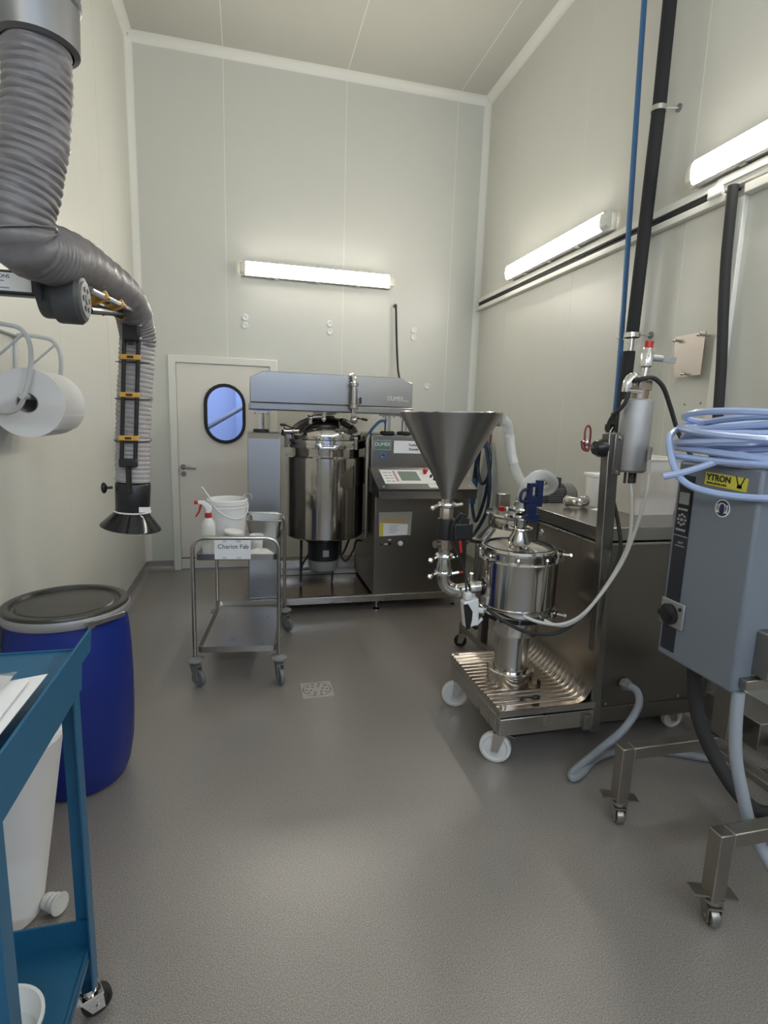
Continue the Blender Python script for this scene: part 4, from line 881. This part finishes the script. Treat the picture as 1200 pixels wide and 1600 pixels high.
obj('vessel_collar', MB().lathe([(.20,.925),(.205,.935),(.205,.99),(.20,1.0)], (vx,vy,0), n=48), POLISH, VF)
vl = obj('vessel_lid', MB().lathe([(.195,.998),(.225,1.0),(.228,1.01),(.222,1.02),(.15,1.028),(0,1.032)], (vx,vy,0), n=48), POLISH, VF)
obj('lid_knob', MB().cyl((1.70,3.09,1.022),(1.70,3.09,1.05),.012).lathe([(0,0),(.02,0),(.02,.014),(0,.016)], (1.70,3.09,1.05), n=12), BLACK, vl)
obj('lid_valve', MB().cyl((1.70,3.15,1.03),(1.70,3.15,1.10),.03).cyl((1.66,3.15,1.08),(1.80,3.15,1.07),.02), CHROME, vl)
obj('lid_block', MB().box(1.62,1.70,3.30,3.36,1.03,1.13), STEEL, vl, bevel=.004)
lv = obj('lid_lever', MB().cyl((1.70,3.10,1.05),(1.555,3.10,1.065),.006,n=8), CHROME, vl); obj('lever_grip', MB().box(1.525,1.557,3.085,3.115,1.052,1.080), RED, lv, bevel=.004)
# geared motor between vessel and wall
t = thing('gear_motor', 'dark grey geared motor behind the mixer top', 'motor', (2.05,3.25,.9))
gm = MB()
gm.cyl((1.90,3.28,1.10),(2.10,3.28,1.10),.085,n=24)
obj('stator', gm, DGREY, t)
for i in range(9): obj('cooling_fin', MB().box(1.915,2.03,3.19,3.20,1.045+.014*i,1.050+.014*i), GREYP, t)
obj('fan_cowl', MB().lathe([(0,0),(.09,0),(.09,.07),(.075,.09),(0,.092)], (2.06,3.28,1.10), (1,0,0), 24), GREYP, t)
obj('terminal_box', MB().box(1.95,2.03,3.23,3.31,1.17,1.235), DGREY, t, bevel=.006)
obj('mount_foot', MB().box(2.06,2.16,3.22,3.34,.0,1.02), STEELD, t, bevel=.004)
t.location = t.location + V((.07,.12,0))
# clear hose with loop
t = thing('clear_hose', 'thick translucent hose looping from the pot inlet up behind the funnel', 'hose', (1.35, 2.6, 1.2))
hp = smooth_path([(1.29,2.38,1.215),(1.292,2.38,1.265),(1.315,2.385,1.31),(1.365,2.40,1.345),(1.43,2.42,1.345),(1.495,2.46,1.305),(1.505,2.52,1.262),(1.465,2.60,1.25),(1.455,2.70,1.275),(1.455,2.78,1.33),(1.44,2.82,1.41),(1.425,2.83,1.50),(1.41,2.82,1.56),(1.385,2.80,1.60),(1.345,2.78,1.618)],8)
obj('hose', MB().tube(hp, .027, 14), CLEAR, t)
obj('hose_clip', MB().ring((1.29,2.38,1.225),(0,0,1),.029,.005,24,6), CHROME, t)
obj('end_clamp', MB().box(1.318,1.335,2.75,2.80,1.575,1.64), STEELD, t, bevel=.004)
obj('clear_sleeve', MB().tube([hp[i] for i in range(76, 92)], .0295, 14), CLEARW, t)
# blue plastic holder
t = thing('blue_holder', 'dark blue plastic tool holder in front of the clear hose loop', 'tool', (1.31, 2.31, 1.13))
def bh(mb):          # drawn at 2.56..2.60 m, set at its true distance
    return mb.move(Matrix(((.885,0,0,0),(0,.7,0,.508),(0,0,.885,.184),(0,0,0,1))))
obj('bracket', bh(MB().box(1.445,1.465,2.56,2.60,1.18,1.285).box(1.495,1.525,2.56,2.60,1.16,1.30).box(1.4655,1.4945,2.56,2.60,1.265,1.285).box(1.4655,1.4945,2.56,2.60,1.18,1.215).box(1.445,1.4945,2.56,2.60,1.12,1.179)), BLUET, t)
obj('foot', bh(MB().prism([(1.42,1.095),(1.51,1.075),(1.515,1.119),(1.445,1.119)], 'y', 2.555, 2.605)), BLUET, t)
obj('side_loop', bh(MB().tube(smooth_path([(1.45,2.58,1.185),(1.41,2.58,1.19),(1.405,2.58,1.225),(1.425,2.58,1.25),(1.455,2.58,1.245)],5), .009, 8)), BLUET, t)

# ------------------------------------------------------------------ control enclosure on its stand
VD = thing('control_enclosure', 'grey inverter enclosure with keypad on a steel castor stand', 'control box', (1.7, 1.5, 0))
ex, ey0, ey1, ez0, ez1 = 1.55, 1.362, 1.706, .735, 1.480
enc = obj('enclosure', MB().prism([(ex,ez0),(ex+.05,ez0),(ex+.20,ez0+.22),(ex+.40,ez0+.24),(ex+.40,ez1),(ex,ez1)], 'y', ey0, ey1), VFDM, VD, bevel=.010)
obj('strip', MB().box(ex-.003,ex+.001,1.622,1.688,.765,1.43), VFDK, enc, 'dark front strip')
ky = obj('keypad', MB().box(ex-.006,ex-.002,1.626,1.684,1.215,1.375), BLACK, enc, 'keypad with grey display')
obj('display', MB().box(ex-.0075,ex-.005,1.632,1.678,1.325,1.368), LCD, ky)
for r_ in range(2):
    for c_ in range(4): obj('key', MB().box(ex-.0085,ex-.005,1.634+.0115*c_,1.642+.0115*c_,(1.302,1.226)[r_],(1.310,1.234)[r_]), INKG, ky)
for k in range(8):
    a = 2*pi*k/8; obj('key', MB().box(ex-.0085,ex-.005,1.655+.017*cos(a)-.004,1.655+.017*cos(a)+.004,1.268+.019*sin(a)-.004,1.268+.019*sin(a)+.004), INKG, ky)
obj('key', MB().cyl((ex-.005,1.655,1.268),(ex-.009,1.655,1.268),.006,n=12), INKG, ky)
obj('divider', MB().box(ex-.005,ex-.002,1.622,1.688,1.205,1.209), GREYP, enc)
text('lettering','NXP',.012,(ex-.0035,1.664,1.182),(0,-1,0),(0,0,1),INKG,enc)
obj('print_line', MB().box(ex-.004,ex-.003,1.632,1.675,1.168,1.171), INKG, enc)
sy = obj('maker_sticker', MB().add([(ex-.002,1.578,1.462),(ex-.002,1.410,1.456),(ex-.002,1.412,1.412),(ex-.002,1.580,1.418),(ex+.001,1.578,1.462),(ex+.001,1.410,1.456),(ex+.001,1.412,1.412),(ex+.001,1.580,1.418)], [(0,1,2,3),(7,6,5,4),(0,4,5,1),(1,5,6,2),(2,6,7,3),(3,7,4,0)]).move(Matrix.Translation((0,0,-.010))), YLABEL, enc, 'yellow maker sticker')
dr = V((0,-1,-.03))
text('lettering','YTRON',.029,(ex-.0025,1.572,1.435),dr,(0,0,1),INK,sy,bold=.0009)
text('lettering','www.ytron.com',.0125,(ex-.0025,1.570,1.417),dr,(0,0,1),INK,sy,bold=.0003)
obj('emblem', MB().prism([(1.456,1.449),(1.446,1.422),(1.446,1.412),(1.430,1.412),(1.430,1.422),(1.420,1.447),(1.424,1.447),(1.434,1.424),(1.442,1.424),(1.452,1.449)], 'x', ex-.003, ex-.002), INK, sy)
obj('emblem', MB().box(ex-.003,ex-.002,1.429,1.447,1.411,1.419), INK, sy)
ed = obj('ear_protection_sign', MB().cyl((ex,1.492,1.337),(ex-.002,1.492,1.337),.030,n=28), PAPER, enc, 'round ear protection sign')
obj('sign_disc', MB().cyl((ex-.002,1.492,1.337),(ex-.003,1.492,1.337),.026,n=28), NAVY, ed)
obj('sign_muffs', MB().cyl((ex-.003,1.492,1.337),(ex-.004,1.492,1.337),.019,n=24).box(ex-.004,ex-.003,1.470,1.478,1.322,1.35).box(ex-.004,ex-.003,1.506,1.514,1.322,1.35), PAPER, ed)
obj('sign_head', MB().ball((ex-.004,1.492,1.334),.014,.1,.85,1.35), NAVY, ed)
ms = obj('main_switch', MB().box(ex-.010,ex,1.588,1.702,.862,.962), ALU, enc, 'main switch with black rotary knob', bevel=.004)
obj('knob', MB().lathe([(0,0),(.040,0),(.040,.012),(.034,.016),(0,.018)], (ex-.010,1.652,.908), (-1,0,0), 28).bar((ex-.034,1.625,.903),(ex-.034,1.68,.913),.014,.018), BLACK, ms)
obj('switch_lock', MB().cyl((ex-.010,1.605,.94),(ex-.014,1.605,.94),.007,n=10), BLACK, ms)
# stand
obj('back_box', MB().box(1.62,1.98,1.30,1.78,.80,.955), STANDM, VD, bevel=.006)
obj('shelf_rail', MB().bar((1.575,1.345,.775),(1.98,1.345,.785),.030,.035), STANDM, VD, bevel=.003)
obj('shelf_rail', MB().bar((1.60,1.69,.775),(1.98,1.69,.785),.030,.035), STANDM, VD, bevel=.003)
for y in (1.715,1.245):
    lg = obj('stand_leg', MB().box(1.438,1.492,y-.025,y+.025,.095,.335), STANDM, VD, bevel=.004)
    obj('stand_beam', MB().box(1.492,2.30 if y>1.5 else 1.98,y-.025,y+.025,.285,.335), STANDM, VD, bevel=.004)
obj('cross_beam', MB().box(1.895,1.945,1.27,1.69,.255,.285), STANDM, VD, bevel=.004)
obj('stand_post', MB().box(1.90,1.955,1.66,1.745,.335,.80), STANDM, VD, bevel=.004)
obj('stand_leg', MB().box(2.25,2.30,1.69,1.74,.095,.285), STANDM, VD, bevel=.004)
obj('stand_leg', MB().box(1.93,1.98,1.22,1.27,.095,.285), STANDM, VD, bevel=.004)
for p in ((1.465,1.715,0),(1.465,1.245,0),(2.275,1.715,0),(1.955,1.245,0)):
    c = castor(VD, p, .033, STANDM, STANDM, .098, face=-1.9, width=.030, plate=.038, trail=.012)
obj('castor_plate', MB().bar((1.395,1.735,.118),(1.535,1.70,.100),.05,.007), STANDM, VD); obj('castor_plate', MB().bar((1.395,1.265,.118),(1.535,1.23,.100),.05,.007), STANDM, VD)
obj('junction_box', MB().box(2.02,2.20,1.62,1.90,.30,.42), STEELD, VD, bevel=.004)
# cables of the enclosure
single('enclosure_cable', MB().tube(smooth_path([(1.625,1.60,.80),(1.64,1.60,.66),(1.66,1.58,.52),(1.70,1.53,.39),(1.75,1.46,.28),(1.82,1.42,.215),(1.92,1.42,.20),(2.03,1.48,.23),(2.09,1.56,.31),(2.10,1.66,.36)],7), .026, 12), RUBBER, 'thick black cable looping under the grey enclosure', 'cable')
single('enclosure_cable', MB().tube(smooth_path([(1.585,1.365,.74),(1.585,1.36,.65),(1.59,1.345,.52),(1.61,1.32,.40),(1.645,1.29,.27),(1.68,1.20,.15),(1.72,1.10,.05),(1.76,.98,.025),(1.85,.8,.025)],7), .020, 12), CABLEG, 'grey cable hanging from the enclosure bottom to the floor', 'cable')
# coil of pale blue tube
t = thing('tube_coil', 'coil of pale blue plastic tube resting on the enclosure top', 'tube coil', (1.82, 1.56, 1.445))
ccx, ccy = 1.83, 1.55
pts = []; rnd = random.Random(5); turns = 13; n = 40
for i in range(turns*n+1):
    a = 2*pi*i/n; k = i/n; lay = int(k) ; rr = .335-.018*(lay % 4)+.012*sin(a*1+lay*1.3); zz = 1.509+.0100*lay+.012*sin(a+lay*.9)+.010*cos(2*a+lay)
    pts.append((ccx+rr*cos(a), ccy+rr*.92*sin(a), zz+.006))
obj('coil', MB().tube(pts, .0115, 7), PALEB, t)
film = MB().lathe([(.30,1.455),(.345,1.47),(.352,1.53),(.335,1.60),(.30,1.625)], (ccx,ccy,0), n=40)
lp = smooth_path([(1.60,1.74,1.60),(1.53,1.72,1.59),(1.475,1.685,1.56),(1.445,1.635,1.505),(1.435,1.58,1.44),(1.455,1.53,1.405),(1.50,1.44,1.39),(1.56,1.33,1.395),(1.65,1.22,1.42),(1.80,1.14,1.455),(2.0,1.16,1.48)],7)
obj('loose_loop', MB().tube(lp, .0115, 8), PALEB, t)
lp = smooth_path([(1.395,1.60,1.432),(1.45,1.555,1.455),(1.52,1.49,1.50),(1.62,1.40,1.565),(1.75,1.34,1.62),(1.9,1.35,1.64)],6)
obj('loose_end', MB().tube(lp, .0115, 8), PALEB, t)
lp = smooth_path([(1.47,1.66,1.50),(1.50,1.52,1.495),(1.535,1.42,1.4945),(1.60,1.30,1.4945),(1.72,1.22,1.49),(1.9,1.2,1.50)],6)
obj('loose_loop', MB().tube(lp, .0115, 8), PALEB, t)

# ------------------------------------------------------------------ blue cart at the left
BC = thing('blue_cart', 'blue painted two shelf steel cart in front of the drum', 'cart', (-.66, 1.15, 0))
cxr = -.400; cxl = -.88; yn, yf = .80, 1.385
tr = MB().box(cxl,cxr,yn,1.47,.985,.99); obj('top_shelf', tr, BLUEC, BC, bevel=.002)
obj('shelf_lip', MB().prism([(yn,.925),(1.385,.925),(1.40,.984),(1.475,.984),(1.50,1.037),(yn,1.037)], 'x', cxr, cxr+.006), BLUEC, BC)
obj('shelf_lip', MB().prism([(cxl,.985),(cxr-.01,.985),(cxr-.01,.994),(cxl,.994)], 'y', 1.468, 1.473), BLUEC, BC)
obj('shelf_lip', MB().box(cxl-.006,cxl,yn,1.47,.925,1.037), BLUEC, BC); obj('shelf_lip', MB().box(cxl,cxr,yn-.005,yn,.925,1.037), BLUEC, BC)
def angle_post(x, y, sx, sy, z0, z1):
    return MB().prism([(x,y),(x+sx*.042,y),(x+sx*.042,y+sy*.004),(x+sx*.004,y+sy*.004),(x+sx*.004,y+sy*.042),(x,y+sy*.042)], 'z', z0, z1)
obj('post', angle_post(cxr,yf,-1,-1,.095,.93), BLUEC, BC, flat=True); obj('post', angle_post(cxr,.90,-1,1,.095,.93), BLUEC, BC, flat=True)
obj('post', angle_post(cxl,yf,1,-1,.095,.93), BLUEC, BC, flat=True); obj('post', angle_post(cxl,.90,1,1,.095,.93), BLUEC, BC, flat=True)
obj('bottom_shelf', MB().box(cxl+.006,cxr-.006,.906,1.378,.212,.216), BLUEC, BC)
obj('shelf_lip', MB().box(cxl+.006,cxr-.006,1.374,1.379,.216,.285), BLUEC, BC); obj('shelf_lip', MB().box(cxr-.012,cxr-.006,.906,1.378,.19,.222), BLUEC, BC)
for p in ((cxr-.02,yf-.02,0),(cxr-.02,.92,0),(cxl+.02,yf-.02,0),(cxl+.02,.92,0)): castor(BC, p, .038, RUBBER, CHROME, .096, face=.5, width=.03, plate=.026, trail=.018)
t = thing('paper_bundle', 'white papers in a clear plastic bag on the blue cart', 'papers', (-.62, 1.1, .992))
obj('sheet', MB().add([(-.86,.90,.994),(-.415,.93,1.043),(-.412,1.225,1.042),(-.84,1.20,.994),(-.86,.90,.9955),(-.415,.93,1.0445),(-.412,1.225,1.0435),(-.84,1.20,.9955)], [(0,1,2,3),(7,6,5,4),(0,4,5,1),(1,5,6,2),(2,6,7,3),(3,7,4,0)]), PAPER, t, flat=True)
obj('sheet', MB().add([(-.87,.92,.998),(-.43,.91,1.048),(-.435,1.19,1.047),(-.85,1.185,.998),(-.87,.92,.9995),(-.43,.91,1.0495),(-.435,1.19,1.0485),(-.85,1.185,.9995)], [(0,1,2,3),(7,6,5,4),(0,4,5,1),(1,5,6,2),(2,6,7,3),(3,7,4,0)]), PAPER, t, flat=True)
vs = []; fs = []; nn = 18; rnd = random.Random(4)
for k in (0,1):
    for i in range(nn):
        for j in range(nn):
            u, v_ = i/(nn-1), j/(nn-1)
            x = -.84+.37*u; y = .90+.33*v_; e = sin(pi*u)**.6*sin(pi*v_)**.6 if 0<u<1 and 0<v_<1 else 0
            vs.append((x, y, .998+.112*u+.0 + e*(.045+.012*sin(14*u+9*v_)+.010*sin(23*v_-7*u)) + .0015*k - .06*u))
for i in range(nn-1):
    for j in range(nn-1):
        a = i*nn+j; fs.append((a,a+1,a+nn+1,a+nn)); a += nn*nn; fs.append((a,a+nn,a+nn+1,a+1))
obj('plastic_bag', MB().add(vs,fs), FILM, t, 'clear plastic bag', ang=60)
t = thing('white_tub', 'white round plastic tub on the lower shelf of the blue cart', 'tub', (-.515,1.165,.217))
obj('tub_wall', MB().lathe([(0,.003),(.070,.003),(.074,0),(.078,.004),(.088,.060),(.092,.062),(.092,.068),(.085,.068),(.076,.008),(0,.008)], (-.535,1.14,.217), n=40), WHITEP, t)

# ------------------------------------------------------------------ drum, bin, scrap
t = thing('plastic_drum', 'large blue plastic drum with black lid against the left wall', 'drum', (-.735,2.46,0))
dx, dy = -.735, 2.46
obj('shell', MB().lathe([(0,0),(.178,0),(.198,.012),(.216,.06),(.232,.16),(.239,.30),(.241,.45),(.239,.58),(.234,.68),(.225,.735),(.222,.755),(.222,.775),(0,.775)], (dx,dy,0), n=64), BLUED, t)
ld_ = obj('lid', MB().lathe([(.238,.765),(.238,.79),(.232,.802),(.218,.806),(.205,.802),(.198,.79),(.186,.788),(.180,.794),(.172,.796),(0,.796)], (dx,dy,0), n=64), LIDK, t, 'black plastic lid')
cr_ = obj('clamp_band', MB().lathe([(.226,.752),(.238,.753),(.242,.760),(.242,.782),(.239,.790),(.232,.792)], (dx,dy,0), n=64), ALU, t, 'steel clamp band')
a = -.75; q = V((dx+.247*cos(a),dy+.247*sin(a),.768)); s_ = V((-sin(a),cos(a),0))
obj('band_latch', MB().bar(q-s_*.06, q+s_*.09, .008, .018).bar(q-s_*.075, q-s_*.045, .014, .028), CHROME, cr_)
single('white_bin_tall', MB().lathe([(0,0),(.100,0),(.108,.006),(.198,.60),(.207,.612),(.207,.625),(.196,.625),(.104,.012),(0,.012)], (-.762,1.75,0), n=44), WHITEB, 'tall white plastic bin between the blue cart and the drum', 'bin')
t = thing('paper_cup', 'crumpled white pleated cup on the floor beside the tall white bin', 'cup', (-.60,1.77,0))
pc = MB().lathe([(0,0),(.024,.003),(.027,.016),(.024,.024),(.030,.036),(.027,.044),(.032,.056),(.030,.060),(0,.056)], (-.640,1.742,.032), (.75,-.45,.10), 18); obj('pleated_wall', pc, mat('cup_white',(.62,.62,.58),.8), t)
obj('rim', MB().ring(V((-.640,1.742,.032))+V((.75,-.45,.10)).normalized()*.058,(.75,-.45,.10),.031,.003,24,6), MATS['cup_white'], t)

# ------------------------------------------------------------------ fume extraction arm
EA = thing('extraction_arm', 'grey flexible fume extraction arm with black hood along the left wall', 'extraction arm', (-.45, 1.9, 1.15))
obj('fixed_duct', MB().lathe([(.081,0),(.081,2.30),(.072,2.305)], (-.412,1.45,2.50), n=40), mat('fixed_duct_grey',(.20,.20,.205),.4,.3), EA)
obj('duct_collar', MB().lathe([(.068,-.105),(.080,-.10),(.083,-.02),(.087,-.015),(.087,.0),(.083,.01),(.087,.02),(.087,.032),(.081,.036),(.081,.10)], (-.417,1.45,2.445), n=40), GALV, EA)
def corrug(path, r, amp, pitch, n=30, bend=0):
    L = [0]
    for a, b in zip(path, path[1:]): L.append(L[-1]+(V(b)-V(a)).length)
    def rf(i, q): return r + amp*(1+bend*math.exp(-L[i]/.09))*(abs(sin(pi*(L[i]/pitch + q/(2*pi))))**.7 - .6) + .0012*sin(5*q+L[i]*60)
    return MB().tube(path, r, n, rf=rf)
def dense(pts, step=.003):
    sp = smooth_path(pts, 40); out = [sp[0]]; acc = 0
    for a, b in zip(sp, sp[1:]):
        acc += (b-a).length
        if acc >= step: out.append(b); acc = 0
    return out
up_ = dense([(-.418,1.45,2.40),(-.420,1.45,2.31),(-.430,1.45,2.19),(-.452,1.45,2.085),(-.468,1.445,2.02),(-.472,1.45,1.975),(-.462,1.475,1.945)])
obj('upper_hose', corrug(up_, .0645, .006, .0175), DUCT, EA)
mid = dense([(-.474,1.443,1.985),(-.468,1.46,1.955),(-.447,1.55,1.958),(-.448,1.66,1.978),(-.450,1.80,1.998),(-.450,2.0,2.012),(-.440,2.20,2.018),(-.432,2.36,2.005),(-.426,2.46,1.968),(-.424,2.508,1.905),(-.427,2.518,1.86)])
obj('middle_hose', corrug(mid, .068, .0045, .016, bend=1.6), DUCT, EA)
low = dense([(-.428,2.515,1.875),(-.433,2.52,1.80),(-.452,2.52,1.60),(-.464,2.52,1.40),(-.468,2.52,1.295)])
obj('lower_hose', corrug(low, .067, .005, .019), DUCTL, EA)
# bracket and friction joint
obj('wall_bracket', MB().box(XL,-.488,1.595,1.635,1.868,1.925), BLACK, EA, bevel=.004)
obj('wall_base', MB().box(XL,XL+.02,1.52,1.71,1.78,2.02), BLACK, EA, bevel=.006)
lbp = obj('bracket_label', MB().box(-.85,-.507,1.5935,1.595,1.876,1.918), PAPER, EA, 'white instruction label on the bracket')
text('lettering','INFORMATIONS',.012,(-.64,1.593,1.909),(1,0,0),(0,0,1),NAVY,lbp)
for i in range(3): obj('print_line', MB().box(-.75,(-.565,-.575,-.555)[i],1.5928,1.5935,1.897-.008*i,1.900-.008*i), INKG, lbp)
obj('joint_yoke', MB().lathe([(0,0),(.055,0),(.058,.006),(.058,.038),(0,.038)], (-.49,1.615,1.878), (1,0,0), 32), DGREY, EA)
obj('joint_spacer', MB().cyl((-.47,1.615,1.878),(-.455,1.615,1.878),.050,n=24), BLACK, EA)
jd = obj('joint_drum', MB().lathe([(0,0),(.060,0),(.062,.006),(.062,.052),(.054,.062),(.046,.064),(0,.064)], (-.457,1.615,1.872), (1,0,0), 36), DGREY, EA)
obj('joint_cap', MB().lathe([(0,0),(.045,0),(.044,.004),(0,.005)], (-.394,1.615,1.872), (1,0,0), 30), GREYP, jd)
for a in range(6):
    obj('cap_hole', MB().cyl((-.3885,1.615+.026*cos(a*pi/3),1.872+.026*sin(a*pi/3)),(-.3875,1.615+.026*cos(a*pi/3),1.872+.026*sin(a*pi/3)),.007,n=10), BLACK, jd)
obj('cap_hole', MB().cyl((-.3885,1.615,1.872),(-.3875,1.615,1.872),.013,n=14), BLACK, jd)
obj('grab_handle', MB().tube(smooth_path([(-.50,1.57,1.93),(-.485,1.55,1.935),(-.478,1.545,1.90),(-.478,1.55,1.85)],5), .008, 8), BLACK, EA)
obj('spring_clip', MB().bar((-.52,1.50,1.925),(-.50,1.50,1.945),.02,.02), ALU, EA)
A0, A1 = V((-.392,1.66,1.905)), V((-.405,2.40,1.972))
for off in (V((0,0,0)), V((-.045,0,-.022))):
    obj('inner_rod', MB().cyl(A0+off, A1+off, .010, n=12), CHROME if off.length == 0 else BLACK, EA)
obj('gas_spring', MB().cyl(A0+V((-.03,.1,-.035)), A1+V((-.03,-.15,-.03)), .012, n=10), BLACK, EA)
for f in (.22,.55,.93):
    q = A0.lerp(A1, f); obj('clip', MB().bar(q+V((.012,0,.005)), q+V((-.06,0,-.03)), .022, .024, (0,1,0)), YELLOW, EA)
obj('elbow_joint', MB().box(-.462,-.400,2.40,2.45,1.865,1.965), BLACK, EA, bevel=.006)
for x in (-.413,): 
    for z in (1.955,1.925,1.875): obj('joint_screw', MB().ball((x+.018,2.405,z),.007,n=8), CHROME, EA)
B0, B1 = V((-.433,2.432,1.89)), V((-.466,2.432,1.385))
for s_ in (-1,1): obj('outer_rod', MB().cyl(B0+V((s_*.026,0,0)), B1+V((s_*.026,0,0)), .0085, n=12), BLACK, EA)
obj('rod_foot', MB().bar(B1+V((-.035,0,0)), B1+V((.035,0,0)), .03, .035), BLACK, EA, bevel=.006)
for f in (.17,.46,.80):
    q = B0.lerp(B1, f)
    c = obj('clip', MB().bar(q+V((-.037,-.006,0)), q+V((.037,-.006,0)), .024, .020), YELLOW, EA, bevel=.003)
    obj('clip_slot', MB().bar(q+V((-.012,-.019,0)), q+V((.012,-.019,0)), .003, .008), BLACK, c)
    obj('strap', MB().ring(V((q.x-.001,2.52,q.z-.012)), (0,-.08,1), .0715, .0025, 32, 6), BLACK, EA)
hx, hy = -.470, 2.515
obj('hood_stem', MB().bar(B1, V((-.468,2.43,1.265)), .022, .012), BLACK, EA)
hood_d = V((.06,-.02,1)).normalized(); ho = V((hx-.004,hy,1.17))
hs_ = obj('hood_sleeve', MB().lathe([(.066,0),(.068,.005),(.070,.12),(.066,.126)], ho, hood_d, 36), BLACK, EA)
obj('hood_ring', MB().ring(ho+hood_d*.002, hood_d, .071, .0035, 40, 6), WHITEP, EA)
hd2 = V((.14,-.05,1)).normalized()
obj('hood_cone', MB().lathe([(.068,0),(.074,-.01),(.120,-.062),(.123,-.068),(.119,-.066),(.066,-.004)], ho, hd2, 44), HOODM, EA)
obj('hood_label', MB().box(-.435,-.39,2.437,2.440,1.178,1.200), PAPER, hs_)
obj('hood_knob', MB().cyl((-.545,2.50,1.275),(-.57,2.49,1.275),.006,n=8).ball((-.575,2.488,1.275),.02,.6,1,1.2), BLACK, hs_)

# ------------------------------------------------------------------ paper roll and its wall holder
rx, ry0, ry1, rz_ = -.83, 2.47, 2.74, 1.617
t = thing('roll_holder', 'white wire wall holder carrying the big paper roll', 'holder', (XL, 2.6, 1.6))
for y in (2.44, 2.80):
    w_ = smooth_path([(XL+.006,y,1.60),(XL+.006,y,1.78),(XL+.006,y+.02,1.885),(XL+.03,y+.01,1.905),(-.87,y,1.90),(-.82,y,1.885),(-.795,y,1.83),(-.80,y,1.74),(rx+.01,y,1.66),(rx-.015,y,1.60),(rx-.05,y,1.575),(rx-.085,y,1.575)],6)
    obj('side_wire', MB().tube(w_, .009, 8), WIREW, t)
    obj('brace_wire', MB().cyl((XL+.006,y,1.72),(-.81,y,1.875),.005,n=8), WIREW, t)
obj('top_wire', MB().tube([(XL+.012,2.44,1.905),(XL+.012,2.80,1.905)], .008, 8), WIREW, t)
obj('spindle', MB().cyl((rx,2.42,1.6375),(rx,2.82,1.6375),.012), WIREW, t)
t = thing('paper_roll', 'big white industrial paper roll on the wall holder', 'paper roll', (rx, 2.6, 1.48))
obj('paper', MB().lathe([(.040,0),(.134,0),(.134,.285),(.040,.285),(.040,0)], (rx,ry0,1.613), (0,1,0), 56), ROLLP, t)
obj('core', MB().lathe([(.036,.002),(.0405,.002),(.0405,.283),(.036,.283),(.036,.002)], (rx,ry0,1.613), (0,1,0), 32), mat('card_core',(.42,.40,.38),.9), t)
obj('loose_sheet', MB().prism([(rx+.136*cos(a)*1.0, 1.613+.136*sin(a)) for a in [-.35-.5*i/6 for i in range(7)]]+[(rx+.1385*cos(a), 1.613+.1385*sin(a)) for a in [-.85+.5*i/6 for i in range(7)]], 'y', ry0+.003, ry0+.282), ROLLP, t)
